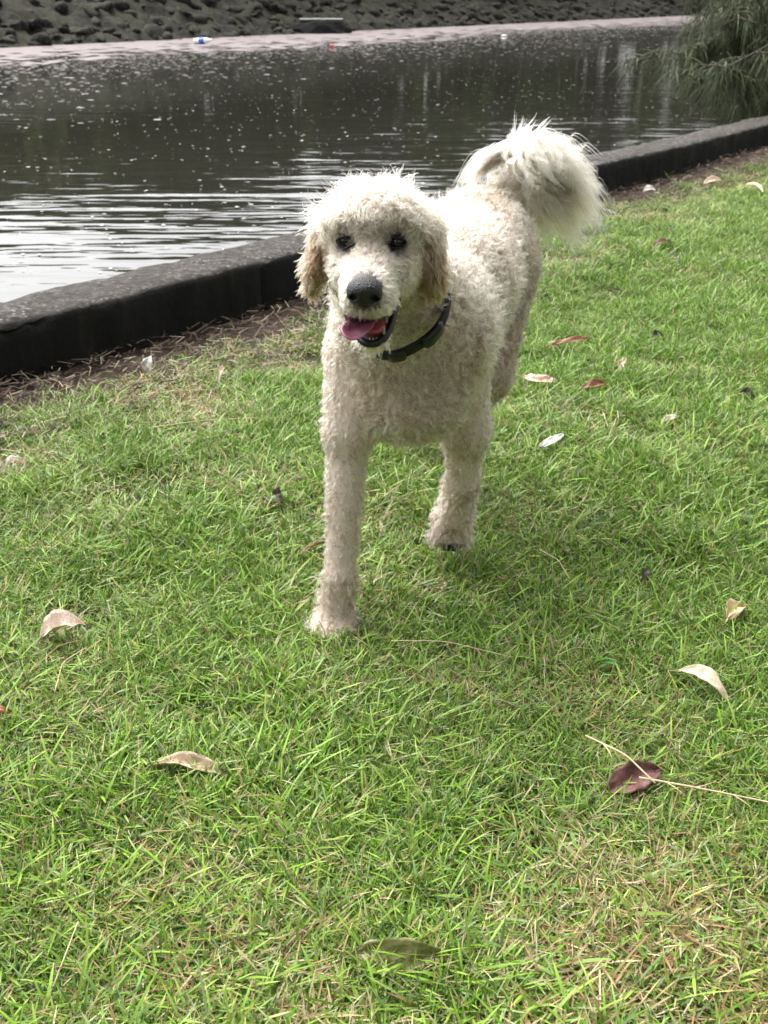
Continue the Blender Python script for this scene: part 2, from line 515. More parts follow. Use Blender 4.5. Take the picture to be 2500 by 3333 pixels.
# ------------------------------------------------------------------ grass
m = NT('grass_blade')
a = m.n('Attribute', attribute_name='tint')
oi = m.n('ObjectInfo')
hsv = m.n('HueSaturation')
m.l(a.outputs['Color'], hsv.inputs['Color'])
mr = m.n('MapRange'); mr.inputs['To Min'].default_value = 0.72; mr.inputs['To Max'].default_value = 1.28
m.l(oi.outputs['Random'], mr.inputs['Value']); m.l(mr.outputs[0], hsv.inputs['Value'])
p = m.bsdf(hsv.outputs[0], 0.36, 0.24)
tr = m.n('BsdfTranslucent'); m.l(hsv.outputs[0], tr.inputs['Color'])
ms = m.n('MixShader'); ms.inputs[0].default_value = 0.24
m.l(p.outputs[0], ms.inputs[1]); m.l(tr.outputs[0], ms.inputs[2])
M_GRASS = m.done(ms)

GREENS = np.array([(0.135, 0.270, 0.022), (0.180, 0.320, 0.032), (0.102, 0.220, 0.022), (0.230, 0.365, 0.050), (0.140, 0.250, 0.060)])
PALES = np.array([(0.27, 0.34, 0.12), (0.22, 0.30, 0.11), (0.20, 0.29, 0.13)])
STRAWS = np.array([(0.46, 0.38, 0.19), (0.36, 0.27, 0.12), (0.50, 0.43, 0.26), (0.30, 0.19, 0.09)])
def tuft(n, rad, hmin, hmax, f_straw, f_pale, f_flat, seed):
    r = np.random.default_rng(seed)
    V, F, C = [], [], []
    for i in range(n):
        q = rad * math.sqrt(r.random()); th = r.uniform(0, 6.283)
        base = np.array([q * math.cos(th), q * math.sin(th), -0.006])
        x = r.random()
        straw = x < f_straw
        col = STRAWS[r.integers(4)] if straw else (PALES[r.integers(3)] if x < f_straw + f_pale else GREENS[r.integers(5)])
        col = col * r.uniform(0.70, 1.20)
        flat = r.random() < (f_flat + (0.45 if straw else 0))
        L = r.uniform(hmin, hmax) * (1.25 if flat else 1)
        W = r.uniform(0.0007, 0.0017) * (0.7 if straw else 1)
        az = r.uniform(0, 6.283)
        d = np.array([math.cos(az), math.sin(az), 0]); sd_ = np.array([-d[1], d[0], 0])
        el0 = R(r.uniform(12, 40)) if flat else R(r.uniform(48, 88))
        bend = R(r.uniform(5, 30)) if flat else R(r.uniform(10, 75))
        if flat: base[2] += r.uniform(0.004, 0.020)
        tw = r.uniform(-0.9, 0.9)
        p0 = base.copy(); b0 = len(V)
        ns = 4
        for k in range(ns + 1):
            u = k / ns
            el = el0 - bend * u
            wd = W * (1.0 - 0.15 * u) if u < 0.7 else W * (1 - u) / 0.3 * 0.9
            s2 = sd_ * math.cos(tw * u) + np.array([0, 0, 1]) * math.sin(tw * u) * 0.7
            if k < ns:
                V.append(p0 - s2 * wd); V.append(p0 + s2 * wd)
            else: V.append(p0)
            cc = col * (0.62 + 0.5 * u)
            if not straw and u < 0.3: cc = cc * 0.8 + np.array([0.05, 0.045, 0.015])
            if not straw and u > 0.9 and r.random() < 0.25: cc = STRAWS[0]
            C.append(cc)
            if k < ns: C.append(cc)
            p0 = p0 + (d * math.cos(el) + np.array([0, 0, 1]) * math.sin(el)) * (L / ns)
            p0[2] = max(p0[2], 0.002)
        for k in range(ns - 1):
            a_ = b0 + 2 * k; F.append((a_, a_ + 1, a_ + 3, a_ + 2))
        F.append((b0 + 2 * ns - 2, b0 + 2 * ns - 1, b0 + 2 * ns))
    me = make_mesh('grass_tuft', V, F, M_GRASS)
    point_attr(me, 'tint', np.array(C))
    return me
tufts = bpy.data.collections.new('grass_tufts')
kinds = [(34, .040, .020, .050, .06, .14, .12)] * 5 + [(36, .042, .016, .043, .19, .24, .26)] * 5 + [(32, .045, .014, .038, .28, .28, .34)] * 4 + [(26, .045, .010, .032, .58, .2, .6)] * 3
for i, kd in enumerate(kinds):
    o = bpy.data.objects.new('grass_tuft_%02d' % i, tuft(*kd, 100 + i)); tufts.objects.link(o)

def kerb_dist(x, y):                       # metres from the kerb face onto the lawn
    t = N_[0] * x + N_[1] * y; s = U[0] * x + U[1] * y
    kt = np.interp(s, [p_[0] * U[0] + p_[1] * U[1] for p_ in kp], [p_[0] * N_[0] + p_[1] * N_[1] for p_ in kp])
    return kt - t
# uneven mowing and wear: how dry and how thin the sward is
def field(x, y, sc_, seed):
    return np.array([mnoise.fractal(Vector((float(a_) * sc_ + seed, float(b_) * sc_, seed * 1.7)), 1.0, 2.0, 3) for a_, b_ in zip(x, y)])
def patch(x, y, cx, cy, rx, ry):
    return np.exp(-(((x - cx) / rx) ** 2 + ((y - cy) / ry) ** 2))
NP = 56000
yy = 0.42 + 17.5 * rng.random(NP * 2) ** 2.1
xx = (rng.random(NP * 2) * 2 - 1) * (0.50 * yy + 0.75)
keepm = rng.random(NP * 2) < np.clip((0.5 * yy + 0.75) / 1.2, 0, 1) ** 0.7
xx, yy = xx[keepm], yy[keepm]
kd_ = kerb_dist(xx, yy)
dry = 0.36 + 0.75 * field(xx, yy, 3.1, 2.0) + 0.35 * field(xx, yy, 9.0, 5.0)
dry += 0.25 * patch(xx, yy, 0.12, 0.74, 0.42, 0.16) + 0.15 * patch(xx, yy, 0.40, 1.08, 0.30, 0.16)
dry += 0.25 * patch(xx, yy, 0.5, 1.6, 0.35, 0.2) + 0.20 * np.clip((1.5 - yy) / 0.7, 0, 1)
dry -= 0.40 * patch(xx, yy, 1.1, 3.4, 1.0, 1.6) + 0.30 * patch(xx, yy, -0.35, 0.8, 0.2, 0.4) + 0.25 * patch(xx, yy, -0.1, 2.3, 0.35, 0.45)
dry += 0.75 * np.exp(-((kd_ - 0.42) / 0.20) ** 2) * (0.65 + 0.9 * field(xx, yy, 4.0, 8.0))
bare = field(xx, yy, 5.0, 11.0) + 0.5 * patch(xx, yy, 0.05, 0.93, 0.1, 0.06) + 0.5 * patch(xx, yy, 0.3, 0.75, 0.18, 0.06)
keepm = (kd_ > 0.20 + 0.13 * field(xx, yy, 6.0, 3.0)) & (rng.random(len(xx)) < np.clip((kd_ - 0.12) / 0.35, 0.12, 1)) & ((bare < 0.38) | (rng.random(len(xx)) < 0.25))
xx, yy, dry, kd_ = xx[keepm], yy[keepm], dry[keepm], kd_[keepm]
n = len(xx)
dry = dry + 0.18 * rng.normal(size=n)
idx = np.where(dry < 0.42, rng.integers(0, 5, n), np.where(dry < 0.80, rng.integers(5, 10, n), np.where(dry < 1.15, rng.integers(10, 14, n), rng.integers(14, 17, n))))
scl = (0.85 + 0.35 * rng.random(n)) * np.interp(yy, [0, 4, 18], [1.0, 1.1, 1.9]) * (1 + 0.35 * field(xx, yy, 2.2, 20.0))
rot = np.stack([rng.normal(size=n) * 0.12, rng.normal(size=n) * 0.12, rng.random(n) * 6.283], -1)
me = bpy.data.meshes.new('grass')
me.vertices.add(n); me.vertices.foreach_set('co', np.stack([xx, yy, lawn_z(xx, yy)], -1).astype(np.float32).ravel())
me.update()
at = me.attributes.new('rot', 'FLOAT_VECTOR', 'POINT'); at.data.foreach_set('vector', rot.astype(np.float32).ravel())
at = me.attributes.new('scl', 'FLOAT', 'POINT'); at.data.foreach_set('value', scl.astype(np.float32))
at = me.attributes.new('idx', 'INT', 'POINT'); at.data.foreach_set('value', idx.astype(np.int32))
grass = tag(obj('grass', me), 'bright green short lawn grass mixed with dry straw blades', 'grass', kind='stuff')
ng = bpy.data.node_groups.new('grow_grass', 'GeometryNodeTree')
ng.interface.new_socket('Geometry', in_out='INPUT', socket_type='NodeSocketGeometry')
ng.interface.new_socket('Geometry', in_out='OUTPUT', socket_type='NodeSocketGeometry')
gi = ng.nodes.new('NodeGroupInput'); go = ng.nodes.new('NodeGroupOutput')
ci = ng.nodes.new('GeometryNodeCollectionInfo'); ci.inputs['Collection'].default_value = tufts
ci.inputs['Separate Children'].default_value = True; ci.inputs['Reset Children'].default_value = True
ip = ng.nodes.new('GeometryNodeInstanceOnPoints'); ip.inputs['Pick Instance'].default_value = True
def nattr(nm, typ):
    x = ng.nodes.new('GeometryNodeInputNamedAttribute'); x.data_type = typ; x.inputs['Name'].default_value = nm; return x.outputs[0]
ng.links.new(gi.outputs[0], ip.inputs['Points'])
ng.links.new(ci.outputs[0], ip.inputs['Instance'])
ng.links.new(nattr('idx', 'INT'), ip.inputs['Instance Index'])
ng.links.new(nattr('rot', 'FLOAT_VECTOR'), ip.inputs['Rotation'])
ng.links.new(nattr('scl', 'FLOAT'), ip.inputs['Scale'])
ng.links.new(ip.outputs[0], go.inputs[0])
md = grass.modifiers.new('grow', 'NODES'); md.node_group = ng

# litter of casuarina needles and chaff on the dirt beside the kerb
nl = 10000
s_ = 1.0 + 15 * rng.random(nl) ** 1.6; t_ = rng.random(nl) ** 1.2
t_ = np.interp(s_, [p_[0] * U[0] + p_[1] * U[1] for p_ in kp], [p_[0] * N_[0] + p_[1] * N_[1] for p_ in kp]) - 0.01 - 0.46 * t_
C0 = st_arr(s_, t_, lawn_z(U[0] * s_ + N_[0] * t_, U[1] * s_ + N_[1] * t_) + 0.012 + 0.03 * rng.random(nl))
az = rng.normal(size=nl) * 1.4 + 0.5; LN = rng.uniform(0.015, 0.060, nl); el = rng.normal(size=nl) * 0.18
D = np.stack([np.cos(az) * np.cos(el), np.sin(az) * np.cos(el), np.sin(el)], -1) * LN[:, None]
Sd = np.stack([-np.sin(az), np.cos(az), rng.normal(size=nl) * 0.5], -1) * rng.uniform(0.0005, 0.0018, nl)[:, None]
V = np.stack([C0 - D / 2 - Sd, C0 - D / 2 + Sd, C0 + D / 2 + Sd + [0, 0, 0.004], C0 + D / 2 - Sd + [0, 0, 0.004]], 1).reshape(-1, 3)
lc = np.array([(0.085, 0.060, 0.044), (0.045, 0.032, 0.024), (0.15, 0.115, 0.08), (0.28, 0.23, 0.16)])[np.minimum(3, (rng.random(nl) ** 1.7 * 4).astype(int))]
me = make_mesh('needle_litter', V, np.arange(len(V)).reshape(-1, 4), None, smooth=False)
m = NT('litter'); a = m.n('Attribute', attribute_name='tint'); me.materials.append(m.done(m.bsdf(a.outputs['Color'], 0.8, 0.2)))
point_attr(me, 'tint', np.repeat(lc, 4, 0))
tag(obj('needle_litter', me), 'brown fallen needles and chaff along the foot of the kerb', 'leaf litter', kind='stuff')

# ------------------------------------------------------------------ fallen leaves, stalks
def leaf_mat(c1, c2, rough=0.5):
    m = NT('dry_leaf'); v = m.pos()
    n1 = m.noise(v, 55, 5, 0.7)
    c = m.ramp(n1, [(0.35, c1), (0.65, c2)])
    sp = m.noise(v, 330, 3, 0.6)
    c = m.mix(m.ramp(sp, [(0.60, 0.0), (0.68, 0.8)]), c, tuple(x * 0.35 for x in c1))
    p = m.bsdf(c, rough, 0.45, bump=m.noise(v, 260, 3), bdist=0.0012)
    return m.done(p)
def leaf_mesh(L, W, arch=0.15, fold=0.25, sickle=0.1, curl=0.0, twist=0.0, crumple=0.006, seed=0, thick=0.0005):
    """a gum-leaf blade: lens outline bent along its length, folded along the midrib"""
    nx, ny = 18, 8
    top = []
    for i in range(nx + 1):
        u = i / nx
        wd = W * 0.5 * (math.sin(math.pi * u ** 0.85) ** 0.8) + 0.0004
        for j in range(ny + 1):
            q = (j / ny * 2 - 1)
            y = q * wd * (1 + 0.30 * mnoise.noise(Vector((u * 7 + seed * 3.1, 4.0 if q > 0 else 9.0, seed))))
            z = abs(q) ** 1.3 * wd * fold * 2 + curl * wd * q * q
            x = (u - 0.5) * L
            z += arch * L * (1 - (2 * u - 1) ** 2) - arch * L * 0.5
            y += sickle * L * (1 - (2 * u - 1) ** 2)
            t_ = twist * (u - 0.5)
            yc = y - sickle * L * (1 - (2 * u - 1) ** 2)
            y2 = y - yc + yc * math.cos(t_) - z * math.sin(t_) * 0.6; z2 = z + yc * math.sin(t_)
            nz = mnoise.noise(Vector((x * 60 + seed * 5, q * 1.5, seed)))
            top.append((x, y2, z2 + crumple * nz))
    V = top + [(x, y, z - thick) for x, y, z in top]
    o = len(top); k = ny + 1; F = []
    for i in range(nx):
        for j in range(ny):
            a_ = i * k + j
            F.append((a_, a_ + k, a_ + k + 1, a_ + 1)); F.append((o + a_, o + a_ + 1, o + a_ + k + 1, o + a_ + k))
    for i in range(nx):
        a_ = i * k; F.append((a_, o + a_, o + a_ + k, a_ + k))
        a_ = i * k + ny; F.append((a_, a_ + k, o + a_ + k, o + a_))
    mid = [top[i * k + ny // 2] for i in range(nx + 1)]
    return V, F, mid
def fallen_leaf(label, xy, z, L, W, yaw, pitch=0, roll=0, c1=(0.3, 0.2, 0.13), c2=(0.42, 0.3, 0.2), rib=True, stalk=0.02, name='fallen_leaf', cat='leaf', group='leaves fallen on the lawn', rough=0.5, **kw):
    mt = leaf_mat(c1, c2, rough)
    V, F, mid = leaf_mesh(L * 0.98, W * 0.86, seed=len(bpy.data.objects) % 97, **kw)
    o = obj(name, make_mesh(name, V, F, mt))
    o.location = (xy[0], xy[1], z - 0.014); o.rotation_euler = (R(roll), R(pitch), R(yaw))
    if rib:
        mp = leaf_mat(tuple(min(1, x * 1.35 + 0.02) for x in c2), tuple(min(1, x * 1.2 + 0.02) for x in c1))
        Vt, Ft = tube([(a_[0], a_[1], a_[2] + 0.0003) for a_ in mid], [0.0007] * len(mid), 5)
        obj('midrib', make_mesh('midrib', Vt, Ft, mp), o)
        if stalk:
            e = Vector(mid[0]); d = (Vector(mid[0]) - Vector(mid[2])).normalized()
            Vt, Ft = tube([e, e + d * stalk * 0.5 + Vector((0, 0.001, 0.001)), e + d * stalk + Vector((0, 0.004, 0.002))], [0.0009, 0.0008, 0.0007], 5)
            obj('leaf_stalk', make_mesh('leaf_stalk', Vt, Ft, mp), o)
    tag(o, label, cat, group)
    return o
PALE1, PALE2 = (0.52, 0.41, 0.33), (0.68, 0.56, 0.47)
TAN1, TAN2 = (0.36, 0.26, 0.17), (0.55, 0.44, 0.31)
RUST1, RUST2 = (0.13, 0.045, 0.022), (0.26, 0.10, 0.045)
MAR1, MAR2 = (0.10, 0.035, 0.030), (0.21, 0.095, 0.080)
PINK1, PINK2 = (0.42, 0.27, 0.20), (0.56, 0.40, 0.31)
GREY1, GREY2 = (0.47, 0.48, 0.42), (0.60, 0.61, 0.55)
DARK1, DARK2 = (0.020, 0.014, 0.012), (0.06, 0.035, 0.028)
fallen_leaf('broad pale folded leaf lying left of the dog\'s front paw', (-0.545, 1.535), 0.042, 0.080, 0.050, 20, -8, 14, PALE1, PALE2, fold=0.55, arch=0.12, sickle=0.05)
fallen_leaf('long tan curled leaf lying in the lower left grass', (-0.270, 1.175), 0.038, 0.120, 0.027, -6, 4, 14, TAN1, TAN2, arch=0.06, fold=0.5, twist=1.0, sickle=0.08)
lf = fallen_leaf('dark red brown folded leaf crossed by a straw stalk', (0.342, 1.150), 0.046, 0.095, 0.046, 24, -4, 35, MAR1, MAR2, arch=0.05, fold=0.35, sickle=0.02)
V, F, mid = leaf_mesh(0.075, 0.034, 0.05, 0.3, 0.05, seed=41)
lobe = obj('leaf_flap', make_mesh('leaf_flap', V, F, leaf_mat((0.24, 0.12, 0.10), (0.34, 0.19, 0.16))), lf); lobe.location = (-0.018, -0.024, 0.002); lobe.rotation_euler = (R(-30), R(10), R(28))
fallen_leaf('cream curved leaf arching over grass on the right', (0.497, 1.378), 0.044, 0.098, 0.026, -48, 6, 25, (0.44, 0.36, 0.24), (0.60, 0.51, 0.37), arch=0.20, fold=0.2, sickle=0.12)
fallen_leaf('large olive green leaf half sunk in the nearest grass', (0.022, 0.846), 0.052, 0.118, 0.040, -3, 2, 50, (0.11, 0.13, 0.035), (0.17, 0.15, 0.05), arch=0.04, fold=0.15, sickle=0.03, rough=0.35)
fallen_leaf('pinkish tan flat leaf lying nearest the dog\'s flank', (0.435, 2.825), 0.050, 0.100, 0.034, -14, 3, 28, PINK1, PINK2, arch=0.06, fold=0.1, sickle=-0.05)
fallen_leaf('rusty brown leaf sunk in grass beside the pinkish one', (0.585, 2.793), 0.038, 0.090, 0.030, 20, 4, 35, RUST1, RUST2, arch=0.14, fold=0.2, sickle=0.04)
fallen_leaf('long thin reddish sickle leaf lying on bright grass', (0.566, 3.17), 0.052, 0.165, 0.022, 16, -7, 20, (0.22, 0.085, 0.05), (0.40, 0.22, 0.14), arch=0.07, fold=0.4, sickle=-0.06, twist=1.2)
fallen_leaf('pale grey green leaf tilted up on the right lawn', (0.402, 2.372), 0.050, 0.082, 0.024, 30, -14, 25, GREY1, GREY2, arch=0.06, fold=0.15, sickle=-0.05, rough=0.35)
fallen_leaf('small cream leaf with a dark base at right', (0.728, 2.518), 0.046, 0.055, 0.018, 20, -6, 25, (0.5, 0.44, 0.33), (0.62, 0.55, 0.42), arch=0.08, fold=0.2, stalk=0)
fallen_leaf('tiny faded pink leaf standing upright in the grass', (0.695, 2.972), 0.040, 0.060, 0.024, 60, -30, 20, (0.5, 0.33, 0.24), (0.6, 0.43, 0.33), arch=0.05, fold=0.3, stalk=0)
fallen_leaf('crumpled straw coloured leaf near the right edge', (0.617, 1.60), 0.036, 0.060, 0.036, 46, 5, 15, (0.42, 0.30, 0.16), (0.58, 0.44, 0.26), arch=0.15, fold=0.5, crumple=0.010)
fallen_leaf('dark brown shrivelled leaf left of the straight foreleg', (-0.228, 2.05), 0.036, 0.070, 0.040, -60, 8, 40, DARK1, DARK2, arch=0.2, fold=0.5, crumple=0.010)
fallen_leaf('narrow brown leaf poking out beside the straight foreleg', (-0.139, 1.832), 0.040, 0.065, 0.009, 40, -8, 20, (0.20, 0.12, 0.07), (0.34, 0.22, 0.13), arch=0.05, fold=0.4, rib=False)
fallen_leaf('reddish brown leaf cut off by the left edge', (-0.585, 1.301), 0.042, 0.055, 0.022, 20, 0, 25, (0.24, 0.09, 0.05), (0.36, 0.16, 0.09), arch=0.1, fold=0.2, rib=False)
fallen_leaf('short broad fresh green leaf among the grass', (0.366, 1.443), 0.036, 0.040, 0.014, -22, 0, 30, (0.055, 0.16, 0.018), (0.08, 0.20, 0.025), arch=0.1, fold=0.2, rib=False)
fallen_leaf('pale curled ring of bark on the dry fringe', (-0.440, 2.84), 0.045, 0.095, 0.014, 70, -10, 30, (0.50, 0.40, 0.28), (0.62, 0.52, 0.40), rib=False, arch=0.35, fold=0.5, sickle=0.25, name='bark_curl', cat='bark')
fallen_leaf('pale grey upright leaf standing at the kerb foot', (-0.676, 2.95), 0.050, 0.055, 0.036, 83, -55, 0, (0.34, 0.33, 0.28), (0.46, 0.45, 0.40), rib=False, arch=0.1, fold=0.3)
fallen_leaf('pinkish leaf on the bare soil at the left edge', (-0.854, 2.434), 0.040, 0.060, 0.032, 20, 0, 22, (0.46, 0.32, 0.27), (0.58, 0.44, 0.38), rib=False, arch=0.1, fold=0.3)
fallen_leaf('whitish crinkled leaf lowest by the left edge', (-0.850, 2.255), 0.036, 0.060, 0.030, 25, 0, 20, (0.5, 0.45, 0.40), (0.64, 0.59, 0.53), rib=False, arch=0.12, fold=0.4, crumple=0.008)
fallen_leaf('thin whitish leaf right of the crinkled one', (-0.800, 2.300), 0.036, 0.052, 0.018, 35, 0, 20, (0.5, 0.44, 0.36), (0.62, 0.56, 0.48), rib=False, arch=0.1, fold=0.3)
fallen_leaf('dark curled leaf at the right edge of the lawn', (0.981, 2.725), 0.036, 0.045, 0.026, -20, 0, 30, DARK1, DARK2, rib=False, arch=0.2, fold=0.5, crumple=0.008)
fallen_leaf('blackish leaf sunk upright in the right lawn', (0.490, 1.748), 0.030, 0.032, 0.020, 60, -20, 30, DARK1, DARK2, rib=False, arch=0.1, fold=0.5)
fallen_leaf('dark green black leaf in the bright upper lawn', (0.863, 3.263), 0.040, 0.045, 0.026, 20, 0, 30, (0.012, 0.02, 0.012), (0.03, 0.045, 0.02), rib=False, arch=0.1, fold=0.4)
fallen_leaf('dull brown leaf farthest up the open lawn', (1.188, 4.565), 0.050, 0.15, 0.030, 40, 0, 25, (0.16, 0.085, 0.05), (0.26, 0.16, 0.10), rib=False, arch=0.08, fold=0.4, twist=1)
fallen_leaf('pale tan leaf on the dry fringe near the kerb', (1.864, 6.218), 0.050, 0.15, 0.05, 25, 0, 30, (0.45, 0.32, 0.22), (0.6, 0.46, 0.34), rib=False, arch=0.1, fold=0.3)
fallen_leaf('yellow straw leaf near the far right lawn edge', (2.017, 6.02), 0.055, 0.24, 0.024, -80, 0, 20, (0.5, 0.46, 0.24), (0.6, 0.55, 0.32), rib=False, arch=0.05, fold=0.3)
fallen_leaf('dark red leaf sunk in the nearest grass', (0.257, 0.842), 0.022, 0.042, 0.022, -24, 0, 20, MAR1, (0.16, 0.06, 0.045), rib=False, arch=0.1, fold=0.3)
fallen_leaf('thin pink petal leaf just behind the dog\'s thigh', (0.425, 3.34), 0.045, 0.060, 0.018, 50, 0, 20, (0.32, 0.12, 0.07), (0.40, 0.2, 0.13), rib=False, arch=0.1, fold=0.3)
fallen_leaf('whitish leaf at the kerb foot beyond the tail', (1.44, 5.95), 0.050, 0.09, 0.045, 25, 0, 30, (0.5, 0.46, 0.42), (0.65, 0.6, 0.56), rib=False, arch=0.1, fold=0.3)

# crumbs of leaf and bark caught between the blades
nb = 900
by = 0.6 + 7.0 * rng.random(nb) ** 1.7; bx = (rng.random(nb) * 2 - 1) * (0.42 * by + 0.15)
ok_ = kerb_dist(bx, by) > 0.2; bx, by = bx[ok_], by[ok_]; nb = len(bx)
bl = rng.uniform(0.004, 0.012, nb); ba = rng.random(nb) * 6.283; bt = rng.normal(size=nb) * 0.25
bz = lawn_z(bx, by) + rng.uniform(0.008, 0.024, nb)
bd = np.stack([np.cos(ba), np.sin(ba), bt], -1); bs = np.stack([-np.sin(ba), np.cos(ba), rng.normal(size=nb) * .4], -1)
bw = bl * rng.uniform(0.18, 0.42, nb); Cb = np.stack([bx, by, bz], -1)
Vb_ = np.stack([Cb - bd * bl[:, None], Cb - bs * bw[:, None] + bd * (bl * rng.uniform(-.4, .4, nb))[:, None], Cb + bd * bl[:, None], Cb + bs * bw[:, None] + np.array([0, 0, .003])], 1).reshape(-1, 3)
me = make_mesh('leaf_crumbs', Vb_, np.arange(len(Vb_)).reshape(-1, 4), bpy.data.materials['litter'], smooth=False)
point_attr(me, 'tint', np.repeat(np.array([(0.16, 0.09, 0.05), (0.05, 0.03, 0.02), (0.26, 0.18, 0.10), (0.34, 0.26, 0.16), (0.18, 0.08, 0.05)])[rng.integers(5, size=nb)], 4, 0))
tag(obj('leaf_crumbs', me), 'small crumbs of dead leaf scattered through the grass', 'leaf crumbs', kind='stuff')

M_STRAW = simple('straw_stalk', (0.50, 0.40, 0.24), 0.6, 0.4, 0.3, 60)
def stalk(label, pts, r0, r1, nodes=0, twig=False):
    P = np.array(pts, float)
    # smooth by quadratic interpolation
    u = np.linspace(0, 1, len(P)); uu = np.linspace(0, 1, 14)
    Q = np.stack([np.interp(uu, u, P[:, k]) for k in range(3)], -1)
    Q[1:-1] = (Q[:-2] + 2 * Q[1:-1] + Q[2:]) / 4
    c = Q[0].copy()
    Vt, Ft = tube(Q - c, np.linspace(r0, r1, 14), 6)
    o = obj('dry_stalk', make_mesh('dry_stalk', Vt, Ft, M_STRAW), None, tuple(c))
    for k in range(nodes):
        i = 3 + int(k * 9 / max(1, nodes))
        d = (Q[i] - Q[i - 1]); d /= np.linalg.norm(d)
        sd_ = np.array([-d[1], d[0], 0.25]) * (1 if k % 2 else -1)
        Vt, Ft = tube([Q[i] - c, Q[i] - c + d * 0.012 + sd_ * 0.006, Q[i] - c + d * 0.026 + sd_ * 0.016], [r1, r1 * 0.8, r1 * 0.5], 5)
        obj('side_shoot', make_mesh('side_shoot', Vt, Ft, M_STRAW), o)
    return tag(o, label, 'straw stalk', 'dry stalks on the lawn')
stalk('straight straw stalk lying across the red brown leaf', [(0.283, 1.207, 0.062), (0.33, 1.16, 0.066), (0.362, 1.118, 0.052)], 0.0014, 0.0013, 1)
stalk('long branching straw stalk running off the right edge', [(0.345, 1.137, 0.046), (0.42, 1.113, 0.048), (0.53, 1.085, 0.042)], 0.0016, 0.0010, 3)
stalk('thin straw thread lying below the lifted forepaw', [(0.012, 1.477, 0.045), (0.10, 1.468, 0.05), (0.205, 1.43, 0.044)], 0.0007, 0.0005)
stalk('short leaning straw thread on the mid right lawn', [(0.297, 1.795, 0.045), (0.325, 1.74, 0.052), (0.336, 1.68, 0.045)], 0.0008, 0.0006)
stalk('curved straw stem at the lower left', [(-0.505, 1.345, 0.035), (-0.505, 1.40, 0.055), (-0.48, 1.445, 0.052)], 0.0009, 0.0007)
stalk('pale straw thread along the dry fringe by the kerb', [(-0.65, 2.667, 0.045), (-0.547, 2.685, 0.05), (-0.445, 2.703, 0.046)], 0.0009, 0.0007)
stalk('longest straw thread crossing the left lawn', [(-0.578, 2.435, 0.042), (-0.445, 2.466, 0.05), (-0.312, 2.497, 0.045)], 0.0009, 0.0007)
stalk('straw thread in the lowest left grass', [(-0.36, 0.80, 0.03), (-0.352, 0.84, 0.045), (-0.348, 0.885, 0.05)], 0.0009, 0.0007)

# ------------------------------------------------------------------ rubbish at the far waterline
def lathe(prof, seg=14):
    V, F = [], []
    for (x, r) in prof:
        for k in range(seg):
            th = 2 * math.pi * k / seg; V.append((x, r * math.cos(th), r * math.sin(th)))
    for i in range(len(prof) - 1):
        for k in range(seg):
            k2 = (k + 1) % seg; F.append((i * seg + k, (i + 1) * seg + k, (i + 1) * seg + k2, i * seg + k2))
    F.append(tuple(range(seg))[::-1]); F.append(tuple((len(prof) - 1) * seg + k for k in range(seg)))
    return V, F
M_WPLAST = simple('white_plastic', (0.78, 0.80, 0.82), 0.3, 0.5, 0.05)
M_BLUE = simple('blue_print', (0.04, 0.13, 0.55), 0.4, 0.5, 0.1)
M_RED = simple('red_plastic', (0.55, 0.05, 0.06), 0.4, 0.5, 0.1)
bot = tag(empty('plastic_bottle', (-6.35, 40.6, WATER + 0.13)), 'white plastic bottle with a blue band floating at the far waterline', 'bottle')
bot.rotation_euler = (0, R(-4), R(-8))
Vb, Fb = lathe([(-0.30, 0.06), (-0.285, 0.095), (-0.20, 0.10), (0.10, 0.10), (0.20, 0.085), (0.27, 0.04), (0.31, 0.035)])
obj('bottle_body', make_mesh('bottle_body', Vb, Fb, M_WPLAST), bot)
Vb, Fb = lathe([(-0.10, 0.103), (-0.09, 0.106), (0.08, 0.106), (0.09, 0.103)])
obj('bottle_label', make_mesh('bottle_label', Vb, Fb, M_BLUE), bot)
Vb, Fb = lathe([(0.305, 0.042), (0.312, 0.046), (0.36, 0.046), (0.365, 0.04)])
obj('bottle_cap', make_mesh('bottle_cap', Vb, Fb, M_WPLAST), bot)
def float_lump(name, label, cat, loc, sz, mat):
    bm = bmesh.new(); bmesh.ops.create_icosphere(bm, subdivisions=2, radius=1)
    for vv in bm.verts:
        k = 1 + 0.25 * mnoise.noise(vv.co * 1.7 + Vector(loc))
        vv.co = Vector((vv.co.x * sz[0] * k, vv.co.y * sz[1] * k, vv.co.z * sz[2] * k))
    me = bpy.data.meshes.new(name); bm.to_mesh(me); bm.free(); me.materials.append(mat)
    me.polygons.foreach_set('use_smooth', np.ones(len(me.polygons), dtype=bool))
    return tag(obj(name, me, None, loc), label, cat)
float_lump('floating_ball', 'small red ball floating off the dark rock ledge', 'ball', (-1.75, 38.9, WATER + 0.03), (0.07, 0.07, 0.055), M_RED)
float_lump('floating_bag', 'white plastic bag floating at the far waterline', 'plastic bag', (5.0, 48.5, WATER + 0.03), (0.12, 0.10, 0.045), M_WPLAST)
led = tag(empty('rock_ledge', (-2.9, 51.8, WATER)), 'dark flat rock ledge jutting out with a white board on top', 'rock')
m = NT('ledge_rock'); n1 = m.noise(m.pos(), 5, 5, 0.7)
M_LEDGE = m.done(m.bsdf(m.ramp(n1, [(0.35, (0.010, 0.010, 0.010)), (0.7, (0.020, 0.020, 0.018))]), 0.9, 0.1, bump=n1, bdist=0.1))
bm = bmesh.new(); bmesh.ops.create_icosphere(bm, subdivisions=3, radius=1)
for vv in bm.verts:
    k = 1 + 0.22 * mnoise.noise(vv.co * 1.9) + 0.1 * mnoise.noise(vv.co * 5)
    vv.co = Vector((vv.co.x * 1.5 * k, vv.co.y * 1.0 * k, max(-0.5, min(0.52, vv.co.z * 0.75 * k))))
me = bpy.data.meshes.new('ledge'); bm.to_mesh(me); bm.free(); me.materials.append(M_LEDGE)
obj('ledge', me, led)
